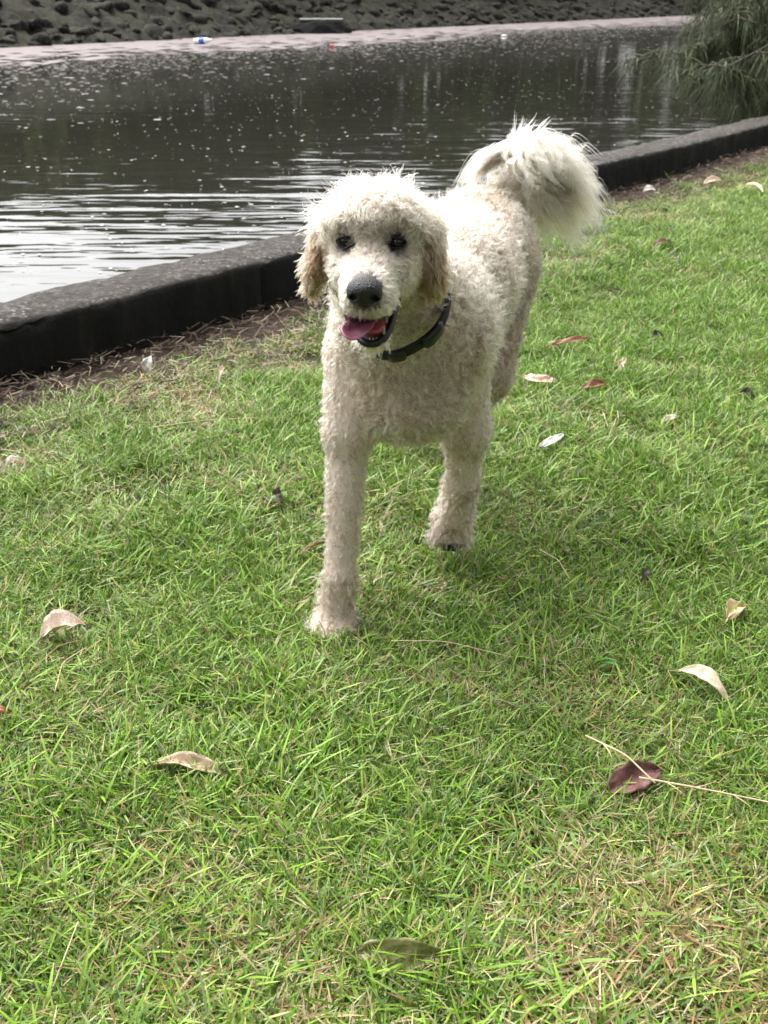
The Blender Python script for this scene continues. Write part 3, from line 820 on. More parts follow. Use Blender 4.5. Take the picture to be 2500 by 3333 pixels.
Vb, Fb = lathe([(-0.95, 0.01), (-0.9, 0.028), (0.85, 0.032), (0.95, 0.015)], 8)
br = obj('white_board', make_mesh('white_board', [(x, y * 5, z) for x, y, z in Vb], Fb, simple('weathered_board', (0.42, 0.43, 0.41), 0.8, 0.2, 0.2))); br.location = (-2.75, 51.5, WATER + 0.60); br.rotation_euler = (0, 0, R(3))
tag(br, 'thin white board lying on the dark rock ledge', 'board')

# ------------------------------------------------------------------ the dog
DS = 1 / 1.1                                       # the figure is laid out at 1.1 : 1
E0 = np.array([-0.018, 1.60, 0.778])               # between the eyes
YAW = R(5); cyaw, syaw = math.cos(YAW), math.sin(YAW)
HR = np.array([[cyaw, syaw, 0], [-syaw, cyaw, 0], [0, 0, 1]])
def hd(x, y, z): return E0 + HR @ np.array([x, y, z])     # head frame: +x picture right, +y towards the nape
BODY = np.array([0.335, 0.942, 0.0])
BR = np.array([[0.942, 0.335, 0], [-0.335, 0.942, 0], [0, 0, 1]])
I3 = np.eye(3)
P_ = []                                            # (group, kind, data, blend)
def cone(g, a, b, r1, r2, k=0.03): P_.append((g, 'c', (np.array(a, float), np.array(b, float), r1, r2), k))
def ell(g, c, r, Rm=I3, k=0.03): P_.append((g, 'e', (np.array(c, float), np.array(r, float), Rm), k))
# trunk
ell('torso', (.092, 2.00, .555), (.118, .21, .158), BR, .05)
ell('torso', (.045, 1.87, .535), (.118, .10, .140), BR, .06)
cone('torso', (.145, 2.12, .595), (.192, 2.30, .615), .112, .106, .06)
ell('torso', (.207, 2.34, .605), (.100, .13, .118), BR, .05)
ell('torso', (.05, 1.84, .44), (.085, .08, .07), BR, .05)
# neck
cone('neck', hd(0, .10, -.055), (.060, 1.90, .575), .072, .125, .05)
# forelegs
cone('leg', (-.045, 1.88, .52), (-.066, 1.84, .385), .062, .046, .05)
cone('leg', (-.066, 1.84, .385), (-.084, 1.765, .115), .040, .0270, .025)
cone('paw', (-.084, 1.765, .115), (-.095, 1.752, .04), .027, .031, .02)
for dx, dy in ((-.030, -.018), (-.010, -.034), (.012, -.034), (.030, -.018)):
    ell('paw', (-.099 + dx, 1.742 + dy, .019), (.0135, .022, .0165), I3, .012)
ell('paw', (-.098, 1.745, .026), (.036, .034, .024), I3, .02)
cone('leg', (.135, 1.94, .52), (.160, 1.945, .345), .062, .046, .05)
cone('leg', (.160, 1.945, .345), (.158, 1.975, .215), .043, .030, .025)
cone('paw', (.158, 1.975, .215), (.146, 2.005, .13), .031, .035, .02)
ell('paw', (.143, 2.003, .110), (.037, .028, .038), I3, .02)
for dx, dz in ((-.028, .004), (-.010, -.010), (.011, -.011), (.029, .002)):
    ell('paw', (.140 + dx, 1.992, .080 + dz), (.0135, .017, .021), I3, .012)
# hind legs
cone('thigh', (.246, 2.33, .57), (.215, 2.21, .37), .086, .058, .05)
cone('leg', (.215, 2.21, .37), (.18, 2.32, .20), .052, .030, .03)
cone('leg', (.19, 2.32, .20), (.172, 2.27, .05), .028, .027, .02)
ell('paw', (.170, 2.245, .028), (.036, .05, .026), I3, .02)
cone('thigh', (.15, 2.36, .56), (.115, 2.30, .39), .085, .058, .05)
cone('leg', (.115, 2.30, .39), (.11, 2.50, .27), .050, .029, .03)
cone('leg', (.11, 2.50, .27), (.10, 2.58, .15), .027, .026, .02)
ell('paw', (.10, 2.585, .125), (.034, .03, .042), I3, .02)
# tail root
TAIL = np.array([(.258, 2.40, .698), (.312, 2.460, .702), (.342, 2.490, .724), (.344, 2.490, .758), (.326, 2.460, .792), (.294, 2.425, .808), (.258, 2.385, .806)])
for i in range(len(TAIL) - 1):
    ra, rb = [np.interp(q / 6, [0, 1], [.040, .010]) for q in (i, i + 1)]
    cone('tail', TAIL[i], TAIL[i + 1], ra, rb, .025)
# head
ell('head', hd(0, .070, .008), (.066, .090, .054), HR, .03)
ell('head', hd(0, .030, .010), (.052, .040, .040), HR, .03)
for sx in (-1, 1):
    ell('head', hd(sx * .034, .045, -.046), (.034, .060, .042), HR, .03)
    ell('head', hd(sx * .036,   .014, .025), (.022, .018, .010), HR, .018)       # brow ridge
    ell('ear', hd(sx * .072, .078, .004), (.024, .034, .024), HR, .025)
    Re = HR @ np.array(Matrix.Rotation(R(-10 if sx > 0 else 16), 3, 'Y'))
    ell('ear', hd(sx * (.087 if sx > 0 else .092), .078, -.042), (.0165, .026, .052), Re, .018)
cone('muzzle', hd(0, .030, -.034), hd(0, -.086, -.052), .055, .0310, .03)
for sx in (-1, 1):
    ell('muzzle', hd(sx * .018, -.062, -.068), (.021, .042, .020), HR, .015)
cone('jaw', hd(.002, .050, -.098), hd(.005, -.050, -.130), .030, .0150, .02)
ell('jaw', hd(.005, -.052, -.132), (.021, .018, .0125), HR, .012)

def prim_sdf(kind, d, P):
    if kind == 'c':
        a, b, r1, r2 = d
        ba = b - a; pa = P - a
        t = np.clip((pa @ ba) / (ba @ ba), 0, 1)
        return np.linalg.norm(pa - t[..., None] * ba, axis=-1) - (r1 + t * (r2 - r1))
    c, r, Rm = d
    q = (P - c) @ Rm
    k0 = np.linalg.norm(q / r, axis=-1); k1 = np.linalg.norm(q / (r * r), axis=-1) + 1e-9
    return k0 * (k0 - 1.0) / k1
def prim_box(kind, d):
    if kind == 'c':
        a, b, r1, r2 = d; rr = max(r1, r2)
        return np.minimum(a, b) - rr, np.maximum(a, b) + rr
    c, r, Rm = d; rr = max(r)
    return c - rr, c + rr
CARVE = []
for sx in (-1, 1):
    CARVE.append((hd(sx * .0385, -.016, .003), .0215, .010))
CARVE.append((hd(.003, -.045, -.1065), .0085, .012)); CARVE.append((hd(.003, -.020, -.100), .009, .012)); CARVE.append((hd(.004, -.068, -.113), .010, .01))

def surface_nets(f, lo, h):
    s = f < 0
    nx, ny, nz = f.shape
    c = np.zeros((nx - 1, ny - 1, nz - 1), np.int8)
    for dx in (0, 1):
        for dy in (0, 1):
            for dz in (0, 1):
                c += s[dx:nx - 1 + dx, dy:ny - 1 + dy, dz:nz - 1 + dz]
    act = np.argwhere((c > 0) & (c < 8))
    vid = -np.ones(c.shape, np.int64); vid[tuple(act.T)] = np.arange(len(act))
    acc = np.zeros((len(act), 3)); cnt = np.zeros(len(act))
    corners = [(x, y, z) for x in (0, 1) for y in (0, 1) for z in (0, 1)]
    for a_ in corners:
        for ax in range(3):
            if a_[ax]: continue
            b_ = list(a_); b_[ax] = 1
            fa = f[tuple((act + a_).T)]; fb = f[tuple((act + b_).T)]
            mk = (fa < 0) != (fb < 0)
            t = fa / (fa - fb + 1e-12)
            p = np.tile(np.array(a_, float), (len(act), 1)); p[:, ax] += t
            acc[mk] += p[mk]; cnt[mk] += 1
    V = lo + (act + acc / cnt[:, None]) * h
    F = []
    for ax in range(3):
        o1, o2 = [(1, 2), (2, 0), (0, 1)][ax]
        A = [slice(1, -1)] * 3; B = [slice(1, -1)] * 3
        A[ax] = slice(0, f.shape[ax] - 1); B[ax] = slice(1, f.shape[ax])
        sa, sb = s[tuple(A)], s[tuple(B)]
        e = np.argwhere(sa != sb)
        flip = sa[tuple(e.T)]
        base_ = e.copy(); base_[:, o1] += 1; base_[:, o2] += 1          # grid index of the edge
        def cell(d1, d2):
            q = base_.copy(); q[:, o1] -= d1; q[:, o2] -= d2
            return vid[tuple(q.T)]
        Q = np.stack([cell(1, 1), cell(0, 1), cell(0, 0), cell(1, 0)], -1)
        Q[~flip] = Q[~flip][:, ::-1]
        F.append(Q)
    return V, np.concatenate(F)

HSTEP = 0.0055
LO = np.array([-.24, 1.40, -.02]); HI = np.array([.42, 2.70, .92])
nn = np.ceil((HI - LO) / HSTEP).astype(int)
ax_ = [LO[k] + np.arange(nn[k]) * HSTEP for k in range(3)]
f = np.full(tuple(nn), 0.3, np.float32)
def smin(a, b, k):
    h_ = np.clip(0.5 + 0.5 * (b - a) / k, 0, 1)
    return b + (a - b) * h_ - k * h_ * (1 - h_)
for g, kind, d, k in P_:
    lo, hi = prim_box(kind, d); pad = k + 0.03
    i0 = np.maximum(((lo - pad - LO) / HSTEP).astype(int), 0); i1 = np.minimum(((hi + pad - LO) / HSTEP).astype(int) + 2, nn)
    sl = tuple(slice(a_, b_) for a_, b_ in zip(i0, i1))
    G = np.stack(np.meshgrid(ax_[0][sl[0]], ax_[1][sl[1]], ax_[2][sl[2]], indexing='ij'), -1)
    f[sl] = smin(f[sl], prim_sdf(kind, d, G), k).astype(np.float32)
for c_, r_, k in CARVE:
    i0 = ((c_ - r_ - .03 - LO) / HSTEP).astype(int); i1 = ((c_ + r_ + .03 - LO) / HSTEP).astype(int) + 2
    sl = tuple(slice(max(0, a_), b_) for a_, b_ in zip(i0, i1))
    G = np.stack(np.meshgrid(ax_[0][sl[0]], ax_[1][sl[1]], ax_[2][sl[2]], indexing='ij'), -1)
    f[sl] = -smin(-f[sl], np.linalg.norm(G - c_, axis=-1) - r_, k).astype(np.float32)
DV, DF = surface_nets(f, LO, HSTEP)

def group_of(P):
    names = ['torso', 'neck', 'leg', 'paw', 'thigh', 'tail', 'head', 'ear', 'muzzle', 'jaw']
    best = np.full(len(P), 9.0); gi_ = np.zeros(len(P), int)
    for g, kind, d, k in P_:
        v_ = prim_sdf(kind, d, P) - (0.006 if g in ('ear', 'muzzle', 'jaw') else 0)
        mk = v_ < best; best[mk] = v_[mk]; gi_[mk] = names.index(g)
    return np.array(names)[gi_]

# skin colours
vg = group_of(DV)
skin = np.tile(np.array([0.50, 0.42, 0.35]), (len(DV), 1))
skin[vg == 'ear'] = (0.30, 0.20, 0.12)
skin[vg == 'muzzle'] = (0.36, 0.31, 0.28)
skin[np.linalg.norm(DV - hd(0, -.1115, -.046), axis=1) < .034] = (0.10, 0.088, 0.085)
mouth_c = [hd(.003, -.045, -.1065), hd(.003, -.020, -.100), hd(.004, -.07, -.11)]
dm = np.min([np.linalg.norm(DV - c_, axis=1) for c_ in mouth_c], axis=0)
skin[dm < .030] = (0.030, 0.022, 0.024)
skin[(dm < .016)] = (0.20, 0.05, 0.05)
for sx in (-1, 1):
    skin[np.linalg.norm(DV - hd(sx * .0385, -.002, .003), axis=1) < .0165] = (0.020, 0.015, 0.013)
skin[(vg == 'paw') & (DV[:, 2] < .076) & (DV[:, 0] > 0.05)] = (0.02, 0.018, 0.018)
ROOT = np.array([0.09, 2.0, 0.0]) * DS
m = NT('dog_skin'); a = m.n('Attribute', attribute_name='tint')
M_SKIN = m.done(m.bsdf(a.outputs['Color'], 0.6, 0.4, bump=m.noise(m.pos(), 300, 3), bdist=0.001))
me = make_mesh('dog', DV * DS - ROOT, DF, M_SKIN)
point_attr(me, 'tint', skin)
dog = tag(obj('dog', me, None, (ROOT[0], ROOT[1], -0.011)), 'cream curly haired dog trotting over the lawn with its tongue out', 'dog')

# ---- coat
tri = np.concatenate([DF[:, [0, 1, 2]], DF[:, [0, 2, 3]]])
A_, B_, C_ = DV[tri[:, 0]], DV[tri[:, 1]], DV[tri[:, 2]]
tn = np.cross(B_ - A_, C_ - A_); ta = np.linalg.norm(tn, axis=1); tn /= ta[:, None] + 1e-12
vn = np.zeros_like(DV)
for k in range(3): np.add.at(vn, tri[:, k], tn * ta[:, None])
vn /= np.linalg.norm(vn, axis=1, keepdims=True) + 1e-12
tg = vg[tri[:, 0]]
def unit(v_): return v_ / (np.linalg.norm(v_, axis=-1, keepdims=True) + 1e-12)
def hairs(name, pts, radii_root, radius, cols, parent):
    """pts: n x k x 3 strands -> one hair-curves object"""
    n, k, _ = pts.shape
    hc = bpy.data.hair_curves.new(name)
    hc.add_curves([k] * n)
    hc.attributes['position'].data.foreach_set('vector', (pts * DS - ROOT if parent is dog else pts).astype(np.float32).ravel())
    u = np.linspace(0, 1, k)
    rad = (radii_root * (1 - 0.72 * u ** 1.5))[None, :] * np.ones((n, 1)) * np.asarray(radius).reshape(-1, 1)
    ra = hc.attributes.get('radius') or hc.attributes.new('radius', 'FLOAT', 'POINT')
    ra.data.foreach_set('value', rad.astype(np.float32).ravel())
    ca = hc.attributes.new('tint', 'FLOAT_COLOR', 'CURVE')
    ca.data.foreach_set('color', np.concatenate([cols, np.ones((n, 1))], 1).astype(np.float32).ravel())
    return hc
def hair_mat(name, rough=0.45):
    m = NT(name); a = m.n('Attribute', attribute_name='tint')
    p = m.n('BsdfHairPrincipled'); p.parametrization = 'COLOR'
    hi = m.n('HairInfo'); k_ = m.ramp(hi.outputs['Intercept'], [(0.0, 0.55), (0.8, 1.0)])  # roots darkened in colour for contrast, as shade deep in the coat
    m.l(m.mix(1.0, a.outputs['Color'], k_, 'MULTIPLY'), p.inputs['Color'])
    p.inputs['Roughness'].default_value = rough; p.inputs['Radial Roughness'].default_value = 0.55
    p.inputs['Coat'].default_value = 0.0
    return m.done(p)
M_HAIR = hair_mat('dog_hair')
def sm(x, a, b):
    t = np.clip((x - a) / (b - a), 0, 1); return t * t * (3 - 2 * t)
CREAM = np.array([0.385, 0.315, 0.235]); WARM = np.array([0.33, 0.24, 0.15]); DIRT = np.array([0.16, 0.12, 0.092]); TAN = np.array([0.15, 0.082, 0.036]); GREY = np.array([0.28, 0.24, 0.22])

def coat(groups, n_clump, per, L, Lvar, curl, turns, stand, flow, crad, scatter, k=9, rad=0.00042, gravity=0.0, col=None, mask=None, weight=None):
    sel = np.isin(tg, groups)
    ids = np.where(sel)[0]
    wt = ta[ids].copy()
    if weight is not None: wt *= weight(A_[ids])
    wt /= wt.sum()
    ti = ids[rng.choice(len(ids), n_clump, p=wt)]
    r1, r2 = rng.random(n_clump), rng.random(n_clump)
    fl = r1 + r2 > 1; r1[fl] = 1 - r1[fl]; r2[fl] = 1 - r2[fl]
    P = A_[ti] + (B_[ti] - A_[ti]) * r1[:, None] + (C_[ti] - A_[ti]) * r2[:, None]
    N0 = unit(vn[tri[ti, 0]] * (1 - r1 - r2)[:, None] + vn[tri[ti, 1]] * r1[:, None] + vn[tri[ti, 2]] * r2[:, None])
    if mask is not None:
        keep_ = mask(P); P, N0 = P[keep_], N0[keep_]
    n = len(P)
    lenf = L(P) if callable(L) else np.full(n, L)
    lenf = lenf * (1 + .35 * fnoise(P, 26.0, 6.0)) * (1 + Lvar * rng.normal(size=n)).clip(0.4, 1.7)
    Fl = flow(P, N0); Fl = unit(Fl - (Fl * N0).sum(1, keepdims=True) * N0 + 1e-6)
    Fl = unit(Fl + scatter * rng.normal(size=(n, 3)))
    ax = unit(N0 * stand + Fl * (1 - stand))
    e1 = unit(np.cross(ax, rng.normal(size=(n, 3)))); e2 = np.cross(ax, e1)
    ph = rng.random(n) * 6.283; hand = np.where(rng.random(n) < 0.5, -1, 1); tu = turns * (1 + 0.35 * rng.normal(size=n))
    cr = curl * (0.6 + 0.8 * rng.random(n))
    t1 = unit(np.cross(N0, [0.3, 0.2, 0.9])); t2 = np.cross(N0, t1)
    # strands of each clump
    rep = np.repeat(np.arange(n), per); M_ = len(rep)
    q = crad * np.sqrt(rng.random(M_)); th = rng.random(M_) * 6.283
    off = t1[rep] * (q * np.cos(th))[:, None] + t2[rep] * (q * np.sin(th))[:, None]
    root = P[rep] + off - N0[rep] * 0.0025
    Ls = lenf[rep] * rng.uniform(0.7, 1.1, M_)
    u = np.linspace(0, 1, k)[None, :, None]
    phs = (ph[rep] + 0.35 * rng.normal(size=M_))[:, None]; ang = phs + 6.283 * (tu * hand)[rep][:, None] * u[..., 0]
    amp_ = (cr[rep] * (1 + 0.2 * rng.normal(size=M_)))[:, None] * sm(u[..., 0], -0.05, 0.5)
    hel = e1[rep][:, None, :] * ((np.cos(ang) - np.cos(phs)) * amp_)[..., None] + e2[rep][:, None, :] * ((np.sin(ang) - np.sin(phs)) * amp_)[..., None]
    pts = root[:, None, :] - off[:, None, :] * (0.65 * u) + ax[rep][:, None, :] * (u * Ls[:, None, None]) + hel
    pts = pts + (Fl[rep][:, None, :] - N0[rep][:, None, :] * 0.25) * (u ** 2 * (Ls * 0.25)[:, None, None])
    pts[..., 2] -= (u[..., 0] ** 2) * (gravity * Ls)[:, None]
    c = col(P) if callable(col) else np.tile(col, (n, 1))
    c = c[rep] * (1 + 0.10 * rng.normal(size=(M_, 1)) + 0.11 * rng.normal(size=n)[rep][:, None])
    return pts, np.full(M_, rad), np.clip(c, 0.02, 0.93)

def fnoise(P, s_, sd_=0.0): return vnoise(P + sd_, s_, 3)
def dirt_mix(P, base, k):
    return base * (1 - k[:, None]) + DIRT * k[:, None]
def col_body(P):
    nz = fnoise(P, 9.0, 3.0)
    base = CREAM * (1 - sm(nz, -.1, .5)[:, None] * .6) + WARM * (sm(nz, -.1, .5)[:, None] * .6)
    # the far side and hind quarters are muddy, so is the brisket
    side = (P - np.array([.09, 2.0, 0])) @ np.array([0.942, -0.335, 0.0])
    k = 0.04 + 0.16 * sm(P[:, 1], 1.88, 2.05) + 0.5 * sm(side, .05, .13) * sm(-P[:, 2], -.64, -.42) + 0.65 * sm(P[:, 1], 2.02, 2.32) * sm(-P[:, 2], -.69, -.50)
    k += 0.45 * np.exp(-(((P[:, 2] - .40) / .05) ** 2)) * sm(fnoise(P, 14.0, 7.0), -.2, .4)
    k += 0.35 * sm(fnoise(P, 16.0, 1.0), .15, .5)
    return dirt_mix(P, base, np.clip(k, 0, .85))
def col_leg(P):
    k = 0.28 + 0.42 * sm(-P[:, 2], -.36, -.12) + 1.0 * fnoise(P, 15.0, 2.0)
    k = k * np.where(P[:, 2] < .055, 0.45, 1.0) + 0.25 * sm(P[:, 1], 2.1, 2.3)
    return dirt_mix(P, CREAM * 0.98, np.clip(k, 0, .9))
def col_head(P):
    nz = fnoise(P, 14.0, 4.0); k = sm(nz, -.1, .4)[:, None] * .55
    return (CREAM * 1.03) * (1 - k) + WARM * k
def col_ear(P):
    up = sm(P[:, 2], .765, .80)[:, None]
    nz = sm(fnoise(P, 30.0, 5.0), -.3, .4)[:, None]
    c = TAN * (1 - .45 * nz) + CREAM * (.45 * nz)
    return c * (1 - up) + (CREAM * .5 + WARM * .5) * up
def col_muz(P):
    d_ = np.linalg.norm(P - hd(0, -.095, -.030), axis=1)
    k = (0.55 * np.exp(-(d_ / .026) ** 2))[:, None]
    k2 = np.zeros((len(P), 1))
    for sx in (-1, 1):
        dd = np.linalg.norm((P - hd(sx * .036, -.010, -.030)) / np.array([1, 1, 1.6]), axis=1); k2[:, 0] += 0.75 * np.exp(-(dd / .018) ** 2)
    c = CREAM * (1 - k) + GREY * 0.45 * k
    return c * (1 - k2) + GREY * .7 * k2
EYES = [hd(-.0385, -.008, .003), hd(.0385, -.008, .003)]
NOSE = hd(0, -.1115, -.046)
def face_mask(P):
    ok = np.ones(len(P), bool)
    for e_ in EYES: ok &= np.linalg.norm((P - e_) / np.array([1.0, 1.0, .85]), axis=1) > .0190
    ok &= np.linalg.norm(P - NOSE, axis=1) > .0235
    ok &= np.min([np.linalg.norm(P - c_, axis=1) for c_ in mouth_c], axis=0) > .021
    # inner lips: roof of the mouth and floor
    return ok
DOWN = np.array([0, 0, -1.0])
def flow_body(P, N): return np.tile(BODY * .8 + DOWN * .55, (len(P), 1))
def flow_chest(P, N): return np.tile(DOWN * 1.0 + BODY * .1, (len(P), 1)) + 0.4 * (P - np.array([.03, 1.85, 0])) * np.array([1, 0, 0])
def flow_leg(P, N): return np.tile(DOWN, (len(P), 1))
CROWN = hd(0, .075, .090)
def away_eyes(P):
    o = np.zeros_like(P)
    for e_ in EYES:
        v_ = P - e_; d_ = np.linalg.norm(v_, axis=1, keepdims=True)
        o += v_ / (d_ + 1e-6) * np.exp(-(d_ / .036) ** 2) * 3.6
    return o
def flow_head(P, N): return unit(P - CROWN) + 0.35 * DOWN + away_eyes(P)
def flow_muz(P, N):
    q = (P - hd(0, -.08, -.02)) @ HR
    o = np.stack([q[:, 0] * 9, np.full(len(P), .55), np.full(len(P), -.75) + sm(q[:, 2], -.02, .02) * 1.1], -1)
    return o @ HR.T
parts = []
def up_len(P):
    d = np.min([np.linalg.norm(P - e_, axis=1) for e_ in EYES], axis=0)
    return (0.015 + 0.010 * sm(P[:, 2], .79, .82)) * (0.32 + 0.68 * sm(d, .024, .058))
parts.append(coat(['torso', 'neck'], 28000, 8, 0.0185, .22, .0040, 1.3, .27, flow_body, .0030, .6, k=11, rad=.00042, col=col_body))
parts.append(coat(['thigh'], 7000, 8, 0.016, .2, .0032, 1.1, .26, flow_leg, .0036, .35, k=9, rad=.00038, col=col_body))
parts.append(coat(['leg'], 10500, 8, 0.0135, .2, .0020, .8, .18, flow_leg, .0034, .28, k=7, rad=.00036, col=col_leg))
parts.append(coat(['paw'], 2600, 10, 0.016, .25, .0022, .8, .40, flow_leg, .0045, .5, k=7, rad=.00036, col=col_leg,
                  mask=lambda P: ~((P[:, 0] > .05) & (P[:, 2] < .072))))
parts.append(coat(['head'], 6600, 9, up_len, .25, .0052, 1.35, .36, flow_head, .0028, .6, k=13, rad=.00042, col=col_head,
                  mask=lambda P: face_mask(P) & ((P - E0)[:, 2] > -.004)))
parts.append(coat(['head'], 3600, 9, 0.0095, .25, .0018, .6, .36, lambda P, N: unit(P - NOSE) * .8 + DOWN * .5 + away_eyes(P), .0045, .3, k=8, rad=.00036, col=col_muz,
                  mask=lambda P: face_mask(P) & ((P - E0)[:, 2] <= .010)))
parts.append(coat(['ear'], 4200, 9, 0.017, .25, .0022, .8, .14, flow_leg, .0032, .4, k=10, rad=.00040, gravity=.2, col=col_ear))
parts.append(coat(['muzzle'], 5000, 9, 0.0092, .25, .0014, .5, .40, flow_muz, .0040, .3, k=8, rad=.00033, col=col_muz, mask=face_mask))
parts.append(coat(['jaw'], 1300, 10, 0.012, .25, .0014, .5, .36, lambda P, N: np.tile(DOWN * 1.0 + np.array([0, -.15, 0]), (len(P), 1)), .0040, .3, k=8, rad=.00034, col=col_muz,
                  mask=lambda P: face_mask(P) & ((P - hd(0, 0, -.118))[:, 2] < 0.010)))
for i, (pts, rad, cc) in enumerate(parts):
    nm = ['body_coat', 'thigh_coat', 'leg_coat', 'paw_coat', 'topknot', 'face_coat', 'ear_coat', 'muzzle_coat', 'chin_coat'][i]
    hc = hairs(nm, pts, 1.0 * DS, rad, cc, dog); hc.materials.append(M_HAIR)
    link(bpy.data.objects.new(nm, hc), dog)

# a few bold ringlets over crown and back
parts2 = [coat(['head', 'ear'], 900, 4, lambda P: 0.030 + 0 * P[:, 0], .25, .0066, 1.2, .40, flow_head, .0009, .7, k=14, rad=.00062, col=lambda P: col_head(P) * 1.22, mask=lambda P: (np.min([np.linalg.norm(P - e_, axis=1) for e_ in EYES], axis=0) > .052) & ((P - E0)[:, 2] > .022)),
          coat(['torso', 'neck'], 3600, 4, 0.024, .25, .0050, 1.2, .30, flow_body, .0008, .6, k=13, rad=.00055, col=lambda P: col_body(P) * 1.06)]
for nm, (pts, rad, cc) in zip(('crown_ringlets', 'back_ringlets'), parts2):
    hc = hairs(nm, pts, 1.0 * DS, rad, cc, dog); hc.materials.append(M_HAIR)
    link(bpy.data.objects.new(nm, hc), dog)

# tail plume: long wavy locks parted along the ridge of the sickle
nT, per, k = 1000, 15, 22
ut = rng.random(nT)
tl = np.linspace(0, 1, len(TAIL))
PT = np.stack([np.interp(ut, tl, TAIL[:, q]) for q in range(3)], -1)
dT = np.gradient(TAIL, axis=0); TT_ = unit(np.stack([np.interp(ut, tl, dT[:, q]) for q in range(3)], -1))
side = np.where(rng.random(nT) < np.interp(ut, [0, .45, .6, .8, 1], [.95, .9, .62, .40, .30]), 1.0, -1.0)
fan = rng.random(nT)                                           # 0 = lies in front of the ridge, 1 = behind it
dir0 = unit(np.stack([side * (.85 + .25 * rng.normal(size=nT)), -.30 + .70 * fan, np.interp(ut, [0, .4, .75, 1], [-.05, .08, .20, .06]) + .16 * rng.normal(size=nT)], -1) + TT_ * np.interp(ut, [0, .5, 1], [.0, .2, .75])[:, None])
LT = np.where(side > 0, np.interp(ut, [0, .15, .4, .7, 1], [.115, .165, .172, .140, .11]), np.interp(ut, [0, .4, .6, .8, 1], [.030, .035, .050, .105, .120])) * (1 + .20 * rng.normal(size=nT)).clip(.45, 1.35)
grav = np.where(side > 0, np.interp(ut, [0, .5, 1], [.40, .44, .48]), .50) * (.75 + .5 * rng.random(nT))
ph = rng.random(nT) * 6.283; wv = rng.uniform(.9, 2.4, nT)
e1 = unit(np.cross(dir0, rng.normal(size=(nT, 3)))); e2 = np.cross(dir0, e1)
rep = np.repeat(np.arange(nT), per); M_ = len(rep)
off = rng.normal(size=(M_, 3)) * 0.0048
u = np.linspace(0, 1, k)[None, :, None]
Ls = LT[rep] * rng.uniform(.72, 1.08, M_)
ang = (ph[rep] + .25 * rng.normal(size=M_))[:, None] + 6.283 * wv[rep][:, None] * u[..., 0]
amp_ = .0105 * u[..., 0] ** .6
pts = PT[rep][:, None, :] + off[:, None, :] * (1 - .72 * u) + dir0[rep][:, None, :] * ((u - .20 * u ** 2) * Ls[:, None, None])
pts = pts + e1[rep][:, None, :] * (np.cos(ang) * amp_)[..., None] + e2[rep][:, None, :] * (np.sin(ang) * amp_)[..., None]
pts[..., 2] -= u[..., 0] ** 2 * (Ls * grav[rep])[:, None]
low = sm(-PT[:, 2], -.79, -.72)[:, None]
cT = np.clip(((CREAM * 1.25)[None, :] * (1 - .4 * low) + WARM[None, :] * .4 * low)[rep] * (1 + .10 * rng.normal(size=(M_, 1)) + .08 * rng.normal(size=nT)[rep][:, None]), .02, .93)
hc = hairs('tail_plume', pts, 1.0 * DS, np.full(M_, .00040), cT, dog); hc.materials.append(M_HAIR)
link(bpy.data.objects.new('tail_plume', hc), dog)
pts, rad, cc = coat(['tail'], 1500, 9, 0.040, .25, .0050, .9, .30, lambda P, N: np.tile(np.array([.7, .35, -.45]), (len(P), 1)), .0034, .4, k=12, rad=.00042, col=CREAM * 1.1)
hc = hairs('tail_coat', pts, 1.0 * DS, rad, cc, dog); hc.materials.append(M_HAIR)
link(bpy.data.objects.new('tail_coat', hc), dog)

# ---- eyes, nose, mouth
def dpart(name, V, F, mat, parent=dog):
    return obj(name, make_mesh(name, np.asarray(V) * DS - ROOT, F, mat), parent)
def ball(c, r, Rm=I3, seg=20, rings=12, fn=None):
    V, F = [], []
    for i in range(rings + 1):
        ph_ = math.pi * i / rings
        for k in range(seg):
            th = 2 * math.pi * k / seg
            q = np.array([math.sin(ph_) * math.cos(th), math.sin(ph_) * math.sin(th), math.cos(ph_)])
            if fn: q = fn(q)
            V.append(np.array(c) + Rm @ (q * np.array(r)))
    for i in range(rings):
        for k in range(seg):
            k2 = (k + 1) % seg
            F.append((i * seg + k, (i + 1) * seg + k, (i + 1) * seg + k2, i * seg + k2))
    return V, F
m = NT('eye_dark'); M_EYE = m.done(m.bsdf((0.003, 0.002, 0.0015), 0.05, 0.5))
m = NT('eye_rim'); M_RIM = m.done(m.bsdf((0.006, 0.005, 0.0045), 0.5, 0.3))
for sx in (-1, 1):
    c = hd(sx * .0385, -.003, .003)
    V, F = ball(c, (.0120, .0130, .0115))
    ey = dpart('eye', V, F, M_EYE)
    # upper and lower lid: a thin almond rim in front of the ball
    V, F = [], []
    for q in range(33):
        th = 2 * math.pi * q / 32
        x = .0128 * math.cos(th); z = .0074 * math.sin(th) * (1 - .12 * math.cos(th) * sx)
        y = -.003 - math.sqrt(max(0, .0142 ** 2 - min(.0140 ** 2, x * x + z * z)))
        V.append(hd(sx * .0385 + x, y, .003 + z))
    Vt, Ft = tube(V, [.0018] * len(V), 7)
    dpart('eyelid', Vt, Ft, M_RIM, ey)

m = NT('nose_leather'); v = m.pos(); n1 = m.noise(v, 420, 3); vo = m.n('TexVoronoi'); vo.inputs['Scale'].default_value = 520; m.l(v, vo.inputs['Vector'])
M_NOSE = m.done(m.bsdf(m.mix(n1, (0.004, 0.0035, 0.0045), (0.009, 0.008, 0.010)), 0.38, 0.4, bump=vo.outputs[0], bdist=0.0012))
